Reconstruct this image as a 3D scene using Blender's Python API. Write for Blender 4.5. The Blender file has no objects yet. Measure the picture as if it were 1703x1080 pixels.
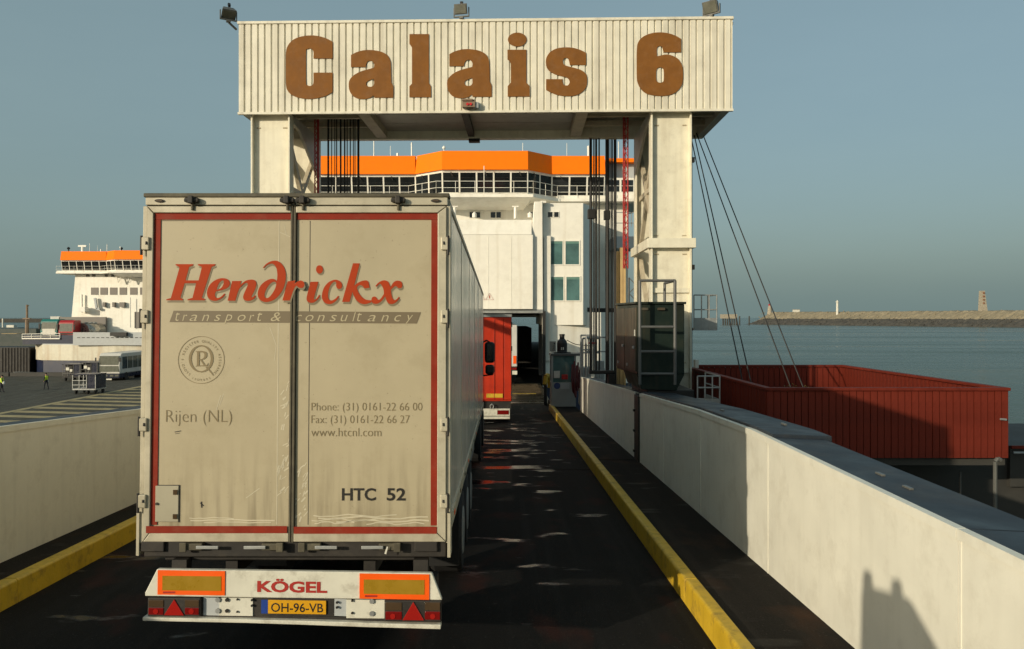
import bpy, bmesh, math, random
from mathutils import Matrix, Vector
from mathutils.geometry import tessellate_polygon
random.seed(7)
SC = bpy.context.scene
COL = SC.collection
R = math.radians

# ------------------------------------------------------------------ camera
CZ, FPX, VX, VY = 3.0, 1360.0, 833.0, 528.0        # eye height, focal length in photo pixels, principal point
cam = bpy.data.cameras.new('camera')
cam.sensor_width = 36.0
cam.lens = FPX / 1703 * 36
cam.shift_x = (851.5 - VX) / 1703
cam.shift_y = -(540.0 - VY) / 1703
cam.clip_start = 0.1
cam.clip_end = 30000
camo = bpy.data.objects.new('camera', cam)
camo.location = (0, 0, CZ)
camo.rotation_euler = (R(90), 0, 0)
COL.objects.link(camo)
SC.camera = camo

# ------------------------------------------------------------------ light
SUN_EL = 14.4
SX, SY = 1.0, 0.94                                   # horizontal travel of the sunlight
world = bpy.data.worlds.new('World')
SC.world = world
world.use_nodes = True
wn = world.node_tree
for n in list(wn.nodes): wn.nodes.remove(n)
sky = wn.nodes.new('ShaderNodeTexSky')
sky.sky_type = 'NISHITA'
sky.sun_disc = False
sky.sun_elevation = R(SUN_EL)
sky.sun_rotation = math.atan2(-SX, -SY)
sky.altitude = 0
sky.air_density = 1.0
sky.dust_density = 5.0
sky.ozone_density = 2.0
bg = wn.nodes.new('ShaderNodeBackground')
bg.inputs['Strength'].default_value = 0.06
wo = wn.nodes.new('ShaderNodeOutputWorld')
wn.links.new(sky.outputs[0], bg.inputs['Color'])
veil = wn.nodes.new('ShaderNodeBackground')            # even milky veil of a hazy day, the same in every direction
wtc = wn.nodes.new('ShaderNodeTexCoord'); wmp = wn.nodes.new('ShaderNodeMapping'); wmp.inputs['Scale'].default_value = (1.6, 1.6, 6.0)
wno = wn.nodes.new('ShaderNodeTexNoise'); wno.inputs['Scale'].default_value = 1.5; wno.inputs['Detail'].default_value = 7; wno.inputs['Roughness'].default_value = 0.6
wmx = wn.nodes.new('ShaderNodeMix'); wmx.data_type = 'RGBA'
wmx.inputs[6].default_value = (0.140, 0.205, 0.202, 1); wmx.inputs[7].default_value = (0.178, 0.246, 0.236, 1)   # thin uneven haze
wn.links.new(wtc.outputs['Generated'], wmp.inputs[0]); wn.links.new(wmp.outputs[0], wno.inputs['Vector']); wn.links.new(wno.outputs[0], wmx.inputs[0])
wn.links.new(wmx.outputs[2], veil.inputs['Color'])
veil.inputs['Strength'].default_value = 1.0
addn = wn.nodes.new('ShaderNodeAddShader')
wn.links.new(bg.outputs[0], addn.inputs[0]); wn.links.new(veil.outputs[0], addn.inputs[1])
wn.links.new(addn.outputs[0], wo.inputs['Surface'])

sun = bpy.data.lights.new('sun', 'SUN')
sun.energy = 3.5
sun.angle = R(0.6)
sun.color = (1.0, 0.88, 0.67)
suno = bpy.data.objects.new('sun', sun)
hl = math.hypot(SX, SY)
SUND = Vector((SX, SY, -hl * math.tan(R(SUN_EL)))).normalized()
suno.rotation_euler = SUND.to_track_quat('-Z', 'Y').to_euler()
suno.location = (-40, -40, 40)
COL.objects.link(suno)

SC.view_settings.view_transform = 'Standard'
SC.view_settings.look = 'None'
SC.view_settings.exposure = 0.0
SC.view_settings.gamma = 1.0
SC.view_settings.use_curve_mapping = False

# ------------------------------------------------------------------ measuring
def at(px, py, D):
    """world point seen at a photo pixel at distance D in front of the lens"""
    return Vector(((px - VX) / FPX * D, D, CZ - (py - VY) / FPX * D))
def AX(px, D): return (px - VX) / FPX * D
def AZ(py, D): return CZ - (py - VY) / FPX * D
def zr(y): return -0.04 - 0.03 * (y - 6.8)           # ramp surface
def zw(y): return zr(y) + 0.22                        # raised side walk

# ------------------------------------------------------------------ materials
def mat(name, col, rough=0.6, metal=0.0, var=0.12, scale=2.5, bump=0.0, bscale=60.0,
        dirt=None, damt=0.5, dscale=3.0, streak=0.0, scol=(0.12, 0.1, 0.07), rvar=0.1, spec=0.5, sscale=6.0, coat=0.0):
    m = bpy.data.materials.new(name); m.use_nodes = True
    nt = m.node_tree; N = nt.nodes; L = nt.links
    b = N['Principled BSDF']
    b.inputs['Metallic'].default_value = metal
    b.inputs['Specular IOR Level'].default_value = spec
    if coat: b.inputs['Coat Weight'].default_value = coat; b.inputs['Coat Roughness'].default_value = 0.15
    tc = N.new('ShaderNodeTexCoord')
    no = N.new('ShaderNodeTexNoise'); no.inputs['Scale'].default_value = scale; no.inputs['Detail'].default_value = 6
    no.inputs['Roughness'].default_value = 0.65
    L.new(tc.outputs['Object'], no.inputs['Vector'])
    mx = N.new('ShaderNodeMix'); mx.data_type = 'RGBA'
    mx.inputs[6].default_value = (*[c * (1 - var) for c in col], 1)
    mx.inputs[7].default_value = (*[min(1, c * (1 + var)) for c in col], 1)
    mr = N.new('ShaderNodeMapRange'); mr.inputs[1].default_value = 0.3; mr.inputs[2].default_value = 0.7
    L.new(no.outputs[0], mr.inputs[0]); L.new(mr.outputs[0], mx.inputs[0])
    out = mx.outputs[2]
    if dirt:
        n2 = N.new('ShaderNodeTexNoise'); n2.inputs['Scale'].default_value = dscale; n2.inputs['Detail'].default_value = 8
        n2.inputs['Roughness'].default_value = 0.7
        L.new(tc.outputs['Object'], n2.inputs['Vector'])
        r2 = N.new('ShaderNodeMapRange'); r2.inputs[1].default_value = 0.5; r2.inputs[2].default_value = 0.72
        r2.inputs[4].default_value = damt
        L.new(n2.outputs[0], r2.inputs[0])
        m2 = N.new('ShaderNodeMix'); m2.data_type = 'RGBA'
        L.new(r2.outputs[0], m2.inputs[0]); L.new(out, m2.inputs[6]); m2.inputs[7].default_value = (*dirt, 1)
        out = m2.outputs[2]
    if streak:
        mp = N.new('ShaderNodeMapping'); mp.inputs['Scale'].default_value = (sscale, sscale, sscale * 0.06)
        L.new(tc.outputs['Object'], mp.inputs['Vector'])
        n3 = N.new('ShaderNodeTexNoise'); n3.inputs['Scale'].default_value = 1.0; n3.inputs['Detail'].default_value = 7
        L.new(mp.outputs[0], n3.inputs['Vector'])
        r3 = N.new('ShaderNodeMapRange'); r3.inputs[1].default_value = 0.5; r3.inputs[2].default_value = 0.75
        r3.inputs[4].default_value = streak
        L.new(n3.outputs[0], r3.inputs[0])
        m3 = N.new('ShaderNodeMix'); m3.data_type = 'RGBA'
        L.new(r3.outputs[0], m3.inputs[0]); L.new(out, m3.inputs[6]); m3.inputs[7].default_value = (*scol, 1)
        out = m3.outputs[2]
    L.new(out, b.inputs['Base Color'])
    rr = N.new('ShaderNodeMapRange'); rr.inputs[1].default_value = 0.3; rr.inputs[2].default_value = 0.7
    rr.inputs[3].default_value = max(0.02, rough - rvar); rr.inputs[4].default_value = min(1, rough + rvar)
    L.new(no.outputs[0], rr.inputs[0]); L.new(rr.outputs[0], b.inputs['Roughness'])
    if bump:
        n4 = N.new('ShaderNodeTexNoise'); n4.inputs['Scale'].default_value = bscale; n4.inputs['Detail'].default_value = 4
        L.new(tc.outputs['Object'], n4.inputs['Vector'])
        bp = N.new('ShaderNodeBump'); bp.inputs['Strength'].default_value = bump; bp.inputs['Distance'].default_value = 0.01
        L.new(n4.outputs[0], bp.inputs['Height']); L.new(bp.outputs[0], b.inputs['Normal'])
    m['out'] = 1
    return m

GRIME = (0.10, 0.085, 0.06)
M = {}
M['cladding'] = mat('cream_cladding', (0.73, 0.69, 0.57), 0.45, var=0.07, dirt=(0.42, 0.38, 0.29), damt=0.4, dscale=1.2, streak=0.45, scol=(0.35, 0.31, 0.23), sscale=5)
M['cream'] = mat('cream_steel_paint', (0.73, 0.69, 0.55), 0.5, var=0.07, dirt=(0.36, 0.3, 0.2), damt=0.3, streak=0.3, scol=(0.4, 0.33, 0.22), bump=0.1)
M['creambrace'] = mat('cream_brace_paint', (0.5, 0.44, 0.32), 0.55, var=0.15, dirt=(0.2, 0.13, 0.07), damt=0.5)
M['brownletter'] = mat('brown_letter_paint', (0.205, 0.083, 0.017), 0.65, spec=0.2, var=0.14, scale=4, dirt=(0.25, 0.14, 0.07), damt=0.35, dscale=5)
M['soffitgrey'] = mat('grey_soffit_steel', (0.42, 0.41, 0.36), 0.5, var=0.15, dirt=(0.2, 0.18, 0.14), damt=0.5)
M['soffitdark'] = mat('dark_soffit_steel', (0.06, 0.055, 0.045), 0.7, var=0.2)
M['wallwhite'] = mat('barrier_white_paint', (0.75, 0.73, 0.63), 0.45, var=0.05, scale=1.6, dirt=(0.42, 0.38, 0.29), damt=0.35, dscale=2.2, streak=0.15, scol=(0.45, 0.42, 0.34), bump=0.12, bscale=14)
M['wallleft'] = mat('barrier_cream_paint', (0.74, 0.69, 0.54), 0.5, var=0.07, dirt=(0.32, 0.28, 0.2), damt=0.4, dscale=2.5, streak=0.2, scol=(0.36, 0.32, 0.24))
M['capsteel'] = mat('wet_dark_cap_steel', (0.026, 0.034, 0.044), 0.5, var=0.4, scale=1.5, dirt=(0.075, 0.065, 0.055), damt=0.5, dscale=1.4, rvar=0.15, spec=0.2)
M['yellow'] = mat('yellow_kerb_paint', (0.62, 0.40, 0.025), 0.5, var=0.12, dirt=(0.16, 0.1, 0.03), damt=0.85, dscale=5.0, bump=0.4, bscale=30, streak=0.25, scol=(0.08, 0.05, 0.015), sscale=7)
M['orange'] = mat('orange_ship_paint', (0.96, 0.195, 0.002), 0.6, var=0.04, spec=0.15)
M['shipwhite'] = mat('white_ship_paint', (0.84, 0.81, 0.72), 0.45, var=0.04, dirt=(0.55, 0.5, 0.4), damt=0.4, dscale=0.5, streak=0.3, scol=(0.5, 0.42, 0.29), sscale=2.2)
M['hullworn'] = mat('worn_white_hull_paint', (0.6, 0.57, 0.46), 0.55, var=0.08, dirt=(0.34, 0.24, 0.13), damt=0.5, dscale=0.35, streak=0.6, scol=(0.36, 0.22, 0.1), sscale=1.4)
M['lug'] = mat('grey_cap_fitting', (0.14, 0.14, 0.13), 0.4, metal=0.3)
M['shipgrey'] = mat('grey_ship_paint', (0.42, 0.44, 0.44), 0.55, var=0.08)
M['shipblue'] = mat('blue_hull_paint', (0.006, 0.013, 0.042), 0.45, var=0.15, dirt=(0.08, 0.05, 0.04), damt=0.4, dscale=0.4)
M['glassdark'] = mat('dark_window_glass', (0.012, 0.014, 0.015), 0.06, var=0.3, rvar=0.03, spec=0.6)
M['glassgreen'] = mat('green_window_glass', (0.07, 0.145, 0.14), 0.06, var=0.5, scale=0.5, rvar=0.04, spec=0.7)  # lighter, mottled colour stands in for reflections in the glass
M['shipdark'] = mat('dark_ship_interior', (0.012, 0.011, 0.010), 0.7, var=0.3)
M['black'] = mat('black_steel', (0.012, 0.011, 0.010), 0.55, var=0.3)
M['rope'] = mat('greased_black_wire', (0.008, 0.007, 0.006), 0.6, var=0.3)
M['chassis'] = mat('dirty_black_chassis', (0.018, 0.015, 0.012), 0.65, var=0.4, dirt=(0.06, 0.05, 0.035), damt=0.6, dscale=6)
M['rubber'] = mat('tyre_rubber', (0.012, 0.012, 0.012), 0.85, var=0.3)
M['gasket'] = mat('grimy_door_gasket', (0.075, 0.065, 0.04), 0.7, var=0.4, scale=6, dirt=(0.2, 0.18, 0.12), damt=0.4, dscale=5)
M['alu'] = mat('dull_aluminium', (0.46, 0.42, 0.315), 0.45, metal=0.1, var=0.1, scale=4, dirt=(0.22, 0.19, 0.12), damt=0.5, dscale=5, streak=0.3, scol=(0.16, 0.13, 0.08))
M['side'] = mat('grey_trailer_side', (0.62, 0.59, 0.5), 0.2, var=0.06, scale=0.7, dirt=(0.36, 0.33, 0.26), damt=0.4, dscale=0.9, streak=0.35, scol=(0.28, 0.25, 0.19), sscale=1.6, rvar=0.06)
M['redstripe'] = mat('red_stripe_print', (0.23, 0.024, 0.011), 0.6, spec=0.15, var=0.14, scale=5, dirt=(0.25, 0.1, 0.06), damt=0.3, dscale=7)
M['redletter'] = mat('red_letter_print', (0.37, 0.043, 0.009), 0.6, spec=0.15, var=0.08, scale=5)
M['shadowletter'] = mat('brown_letter_drop_print', (0.19, 0.15, 0.085), 0.55, var=0.08)
M['band'] = mat('brown_band_print', (0.155, 0.12, 0.07), 0.55, var=0.08)
M['paletext'] = mat('pale_lettering_print', (0.44, 0.38, 0.24), 0.55, var=0.05)
M['browntext'] = mat('thin_brown_lettering_print', (0.19, 0.145, 0.07), 0.55, var=0.08)
M['blacktext'] = mat('black_lettering_print', (0.015, 0.013, 0.01), 0.5, var=0.2)
M['bumperwhite'] = mat('worn_white_bumper_paint', (0.66, 0.64, 0.54), 0.45, var=0.07, scale=5, dirt=(0.2, 0.16, 0.1), damt=0.5, dscale=7)
M['reflorange'] = mat('fluorescent_orange_reflector', (0.9, 0.11, 0.006), 0.35, var=0.05)
M['reflolive'] = mat('amber_reflector_field', (0.32, 0.19, 0.015), 0.3, var=0.1, scale=8)
M['kogelred'] = mat('dark_red_lettering', (0.36, 0.02, 0.012), 0.5, var=0.08)
M['plate'] = mat('yellow_number_plate', (0.66, 0.33, 0.012), 0.35, var=0.06)
M['platblue'] = mat('blue_plate_strip', (0.015, 0.05, 0.26), 0.35, var=0.1)
M['lampred'] = mat('red_lamp_lens', (0.17, 0.007, 0.006), 0.15, var=0.15, spec=0.7)
M['lampredlit'] = mat('bright_red_lamp_lens', (0.34, 0.014, 0.010), 0.12, var=0.1, spec=0.8)
M['lampgrey'] = mat('smoked_lamp_lens', (0.07, 0.045, 0.025), 0.15, var=0.15)
M['redtarp'] = mat('red_lorry_body', (0.5, 0.034, 0.010), 0.45, spec=0.3, var=0.1, scale=1.5, dirt=(0.25, 0.02, 0.012), damt=0.4, dscale=2.0, streak=0.2, scol=(0.2, 0.015, 0.01))
M['redboard'] = mat('red_timber_board', (0.135, 0.0185, 0.009), 0.65, spec=0.2, var=0.3, scale=2, streak=0.4, scol=(0.075, 0.011, 0.007), sscale=6, bump=0.3, bscale=20)
M['redboarddark'] = mat('red_board_backing', (0.05, 0.008, 0.006), 0.7, var=0.2)
M['green'] = mat('dark_green_cabinet_paint', (0.016, 0.026, 0.021), 0.45, var=0.25, dirt=(0.05, 0.04, 0.022), damt=0.4, dscale=2.5, streak=0.3, scol=(0.07, 0.05, 0.03), spec=0.15)
M['rustgreen'] = mat('rust_streaked_cabinet_paint', (0.055, 0.05, 0.036), 0.5, var=0.25, dirt=(0.12, 0.065, 0.03), damt=0.6, dscale=2.0, streak=0.5, scol=(0.16, 0.125, 0.09), spec=0.2)
M['galv'] = mat('galvanised_steel', (0.33, 0.34, 0.33), 0.45, metal=0.4, var=0.2)
M['darkrail'] = mat('dark_grey_rail', (0.10, 0.10, 0.095), 0.5, var=0.2)
M['redmast'] = mat('red_lattice_paint', (0.36, 0.018, 0.015), 0.5, var=0.2)
M['timber'] = mat('weathered_tan_timber', (0.50, 0.36, 0.17), 0.7, var=0.2, streak=0.5, scol=(0.3, 0.2, 0.1))
M['concrete'] = mat('weathered_concrete', (0.33, 0.29, 0.22), 0.85, var=0.2, scale=0.8, dirt=(0.15, 0.12, 0.08), damt=0.5, dscale=0.7)
M['concretedark'] = mat('dark_concrete', (0.035, 0.033, 0.028), 0.7, var=0.35, scale=0.8)  # near-black concrete for pier, enclosure floor, walkway slab and quay kerb
M['bluesign'] = mat('blue_round_sign', (0.02, 0.045, 0.16), 0.4)
M['signwhite'] = mat('white_sign_face', (0.62, 0.6, 0.52), 0.5)
M['lampglass'] = mat('floodlight_glass', (0.14, 0.14, 0.11), 0.12, var=0.3, spec=0.8)
M['lampbody'] = mat('floodlight_grey_body', (0.10, 0.10, 0.09), 0.5)
M['redlens'] = mat('small_red_lens', (0.5, 0.02, 0.02), 0.2)
M['hose'] = mat('dark_red_hose', (0.11, 0.012, 0.014), 0.5)
M['buswhite'] = mat('white_bus_paint', (0.55, 0.54, 0.5), 0.35, var=0.08)  # white dulled in the colour for the shadow on the coach
M['busnavy'] = mat('navy_bus_paint', (0.012, 0.016, 0.035), 0.3, var=0.1)
M['busglass'] = mat('bus_screen_glass', (0.10, 0.11, 0.09), 0.06, var=0.3, spec=0.9, rvar=0.03)
M['teal'] = mat('teal_lorry_paint', (0.015, 0.16, 0.14), 0.35, var=0.1)
M['cabred'] = mat('red_cab_paint', (0.36, 0.014, 0.016), 0.35, var=0.1)
M['tank'] = mat('dull_tank_steel', (0.45, 0.42, 0.36), 0.3, metal=0.7, var=0.2, dirt=(0.2, 0.14, 0.06), damt=0.5, dscale=1)
M['trailergrey'] = mat('grey_brown_trailer_side', (0.19, 0.17, 0.15), 0.6, var=0.1)
M['hivis'] = mat('yellow_high_visibility_cloth', (0.55, 0.75, 0.06), 0.8, var=0.1)
M['navycloth'] = mat('dark_work_trousers', (0.012, 0.013, 0.02), 0.85, var=0.2)
M['skin'] = mat('skin', (0.42, 0.24, 0.16), 0.6)
M['hair'] = mat('dark_hair', (0.03, 0.02, 0.012), 0.8)
M['bag'] = mat('white_cloth', (0.6, 0.6, 0.56), 0.8)
M['quayline'] = mat('tan_lane_paint', (0.34, 0.28, 0.14), 0.8, var=0.25, scale=1.0, dirt=(0.08, 0.07, 0.05), damt=0.6, dscale=0.8)
M['vesselgreen'] = mat('dark_green_vessel_paint', (0.03, 0.045, 0.04), 0.6, var=0.2)
M['mastbrown'] = mat('brown_mast_paint', (0.2, 0.14, 0.09), 0.6)
M['scratch'] = mat('bare_pale_scratch', (0.54, 0.49, 0.36), 0.5, var=0.15)
M['tractor'] = mat('grey_tractor_paint', (0.2, 0.2, 0.2), 0.4)

def door_material():
    m = mat('grimy_cream_door_panel', (0.40, 0.345, 0.228), 0.5, var=0.06, scale=1.3, dirt=(0.30, 0.25, 0.15), damt=0.5, dscale=2.0, bump=0.05, bscale=8)
    nt = m.node_tree; N = nt.nodes; L = nt.links; b = N['Principled BSDF']
    src = b.inputs['Base Color'].links[0].from_socket
    tc = N.new('ShaderNodeTexCoord'); sp = N.new('ShaderNodeSeparateXYZ'); L.new(tc.outputs['Object'], sp.inputs[0])
    # run-down dirt gathering on the lowest third of the doors
    hz = N.new('ShaderNodeMapRange'); hz.inputs[1].default_value = 1.16; hz.inputs[2].default_value = 2.0; hz.inputs[3].default_value = 1; hz.inputs[4].default_value = 0
    L.new(sp.outputs[2], hz.inputs[0])
    mp = N.new('ShaderNodeMapping'); mp.inputs['Scale'].default_value = (16, 16, 1.3); L.new(tc.outputs['Object'], mp.inputs[0])
    n = N.new('ShaderNodeTexNoise'); n.inputs['Scale'].default_value = 1; n.inputs['Detail'].default_value = 8; L.new(mp.outputs[0], n.inputs['Vector'])
    r = N.new('ShaderNodeMapRange'); r.inputs[1].default_value = 0.45; r.inputs[2].default_value = 0.8; L.new(n.outputs[0], r.inputs[0])
    mu = N.new('ShaderNodeMath'); mu.operation = 'MULTIPLY'; L.new(hz.outputs[0], mu.inputs[0]); L.new(r.outputs[0], mu.inputs[1])
    mx = N.new('ShaderNodeMix'); mx.data_type = 'RGBA'; L.new(mu.outputs[0], mx.inputs[0]); L.new(src, mx.inputs[6]); mx.inputs[7].default_value = (0.15, 0.12, 0.07, 1)
    # small specks
    vo = N.new('ShaderNodeTexNoise'); vo.inputs['Scale'].default_value = 45; vo.inputs['Detail'].default_value = 2; L.new(tc.outputs['Object'], vo.inputs['Vector'])
    r2 = N.new('ShaderNodeMapRange'); r2.inputs[1].default_value = 0.70; r2.inputs[2].default_value = 0.78; r2.inputs[4].default_value = 0.5; L.new(vo.outputs[0], r2.inputs[0])
    m2 = N.new('ShaderNodeMix'); m2.data_type = 'RGBA'; L.new(r2.outputs[0], m2.inputs[0]); L.new(mx.outputs[2], m2.inputs[6]); m2.inputs[7].default_value = (0.16, 0.13, 0.08, 1)
    L.new(m2.outputs[2], b.inputs['Base Color'])
    return m
M['door'] = door_material()

def road_material(name, base, rust, wet):
    m = bpy.data.materials.new(name); m.use_nodes = True
    nt = m.node_tree; N = nt.nodes; L = nt.links; b = N['Principled BSDF']
    tc = N.new('ShaderNodeTexCoord')
    def noise(scale, detail=6, mapping=None):
        n = N.new('ShaderNodeTexNoise'); n.inputs['Scale'].default_value = scale; n.inputs['Detail'].default_value = detail
        if mapping:
            mp = N.new('ShaderNodeMapping'); mp.inputs['Scale'].default_value = mapping; L.new(tc.outputs['Object'], mp.inputs[0]); L.new(mp.outputs[0], n.inputs['Vector'])
        else: L.new(tc.outputs['Object'], n.inputs['Vector'])
        return n
    def rng(sock, a, b_, c=0.0, d=1.0):
        r = N.new('ShaderNodeMapRange'); r.inputs[1].default_value = a; r.inputs[2].default_value = b_; r.inputs[3].default_value = c; r.inputs[4].default_value = d
        L.new(sock, r.inputs[0]); return r.outputs[0]
    def mix(f, a, c):
        x = N.new('ShaderNodeMix'); x.data_type = 'RGBA'; L.new(f, x.inputs[0])
        if isinstance(a, tuple): x.inputs[6].default_value = (*a, 1)
        else: L.new(a, x.inputs[6])
        x.inputs[7].default_value = (*c, 1); return x.outputs[2]
    fine = noise(90, 3); big = noise(0.9, 7); rs = noise(1.0, 8, (1.4, 0.7, 1)); pud = noise(1.0, 6, (1.0, 2.1, 1)); trk = noise(1.0, 5, (5.5, 0.12, 1)); grit = noise(38, 2)
    c = mix(rng(fine.outputs[0], 0.35, 0.65), tuple(x * 0.6 for x in base), tuple(x * 1.4 for x in base))
    c = mix(rng(big.outputs[0], 0.45, 0.7, 0, 0.6), c, tuple(x * 0.45 for x in base))
    c = mix(rng(rs.outputs[0], 0.56, 0.72, 0, 0.8), c, rust)
    c = mix(rng(trk.outputs[0], 0.5, 0.75, 0, 0.55), c, tuple(x * 2.4 for x in base))
    c = mix(rng(grit.outputs[0], 0.68, 0.74, 0, 0.8), c, tuple(x * 6 for x in base))
    L.new(c, b.inputs['Base Color'])
    if wet:                                              # standing water lies in the dip two trucks ahead
        sx = N.new('ShaderNodeSeparateXYZ'); L.new(tc.outputs['Object'], sx.inputs[0])
        ya = rng(sx.outputs[1], 7.0, 21.0, -0.09, 0.03); yb = rng(sx.outputs[1], 24.0, 34.0, 0.0, -0.08); xa = rng(sx.outputs[0], 0.9, 1.9, 0.0, -0.12)
        a1 = N.new('ShaderNodeMath'); L.new(ya, a1.inputs[0]); L.new(yb, a1.inputs[1])
        a2 = N.new('ShaderNodeMath'); L.new(a1.outputs[0], a2.inputs[0]); L.new(xa, a2.inputs[1])
        a3 = N.new('ShaderNodeMath'); L.new(a2.outputs[0], a3.inputs[0]); L.new(pud.outputs[0], a3.inputs[1])
        w = rng(a3.outputs[0], 0.555, 0.615)
    else: w = rng(pud.outputs[0], 0.60, 0.66)
    r = N.new('ShaderNodeMix'); r.data_type = 'FLOAT'; L.new(w, r.inputs[0]); r.inputs[2].default_value = 0.85; r.inputs[3].default_value = 0.14 if wet else 0.6
    L.new(r.outputs[0], b.inputs['Roughness'])
    b.inputs['Specular IOR Level'].default_value = 0.14
    bs = N.new('ShaderNodeMix'); bs.data_type = 'FLOAT'; L.new(w, bs.inputs[0]); bs.inputs[2].default_value = 0.55; bs.inputs[3].default_value = 0.05
    bp = N.new('ShaderNodeBump'); bp.inputs['Distance'].default_value = 0.01; L.new(bs.outputs[0], bp.inputs['Strength'])
    L.new(fine.outputs[0], bp.inputs['Height']); L.new(bp.outputs[0], b.inputs['Normal'])
    return m
M['road'] = road_material('wet_black_ramp_surface', (0.0085, 0.0082, 0.0078), (0.045, 0.012, 0.008), True)
M['walk'] = road_material('rusty_dark_walkway', (0.012, 0.010, 0.008), (0.06, 0.027, 0.012), False)
M['quay'] = road_material('dark_quay_asphalt', (0.075, 0.073, 0.06), (0.055, 0.05, 0.035), False)

def water_material():
    m = bpy.data.materials.new('harbour_water'); m.use_nodes = True
    nt = m.node_tree; N = nt.nodes; L = nt.links; b = N['Principled BSDF']
    b.inputs['Base Color'].default_value = (0.045, 0.085, 0.085, 1)
    b.inputs['Roughness'].default_value = 0.18
    b.inputs['IOR'].default_value = 1.33
    tc = N.new('ShaderNodeTexCoord')
    m1 = N.new('ShaderNodeMapping'); m1.inputs['Scale'].default_value = (0.006, 0.05, 1); L.new(tc.outputs['Object'], m1.inputs[0])
    n1 = N.new('ShaderNodeTexNoise'); n1.inputs['Scale'].default_value = 1.0; n1.inputs['Detail'].default_value = 8; L.new(m1.outputs[0], n1.inputs['Vector'])
    r1 = N.new('ShaderNodeMapRange'); r1.inputs[1].default_value = 0.35; r1.inputs[2].default_value = 0.65; L.new(n1.outputs[0], r1.inputs[0])
    c1 = N.new('ShaderNodeMix'); c1.data_type = 'RGBA'; c1.inputs[6].default_value = (0.025, 0.062, 0.056, 1); c1.inputs[7].default_value = (0.085, 0.125, 0.105, 1)
    L.new(r1.outputs[0], c1.inputs[0]); L.new(c1.outputs[2], b.inputs['Base Color'])
    rr = N.new('ShaderNodeMapRange'); rr.inputs[3].default_value = 0.12; rr.inputs[4].default_value = 0.4; L.new(r1.outputs[0], rr.inputs[0]); L.new(rr.outputs[0], b.inputs['Roughness'])
    n = N.new('ShaderNodeTexNoise'); n.inputs['Scale'].default_value = 0.4; n.inputs['Detail'].default_value = 10; n.inputs['Roughness'].default_value = 0.7
    mp = N.new('ShaderNodeMapping'); mp.inputs['Scale'].default_value = (1, 1.7, 1); L.new(tc.outputs['Object'], mp.inputs[0]); L.new(mp.outputs[0], n.inputs['Vector'])
    bp = N.new('ShaderNodeBump'); bp.inputs['Strength'].default_value = 0.9; bp.inputs['Distance'].default_value = 0.6
    L.new(n.outputs[0], bp.inputs['Height']); L.new(bp.outputs[0], b.inputs['Normal'])
    return m
M['water'] = water_material()

# ------------------------------------------------------------------ builders
CUR = Matrix.Identity(4)
def setm(m=None):
    global CUR
    CUR = m if m else Matrix.Identity(4)

def wloc(o):
    v = Vector((0, 0, 0))
    while o:
        v += o.location; o = o.parent
    return v

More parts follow.
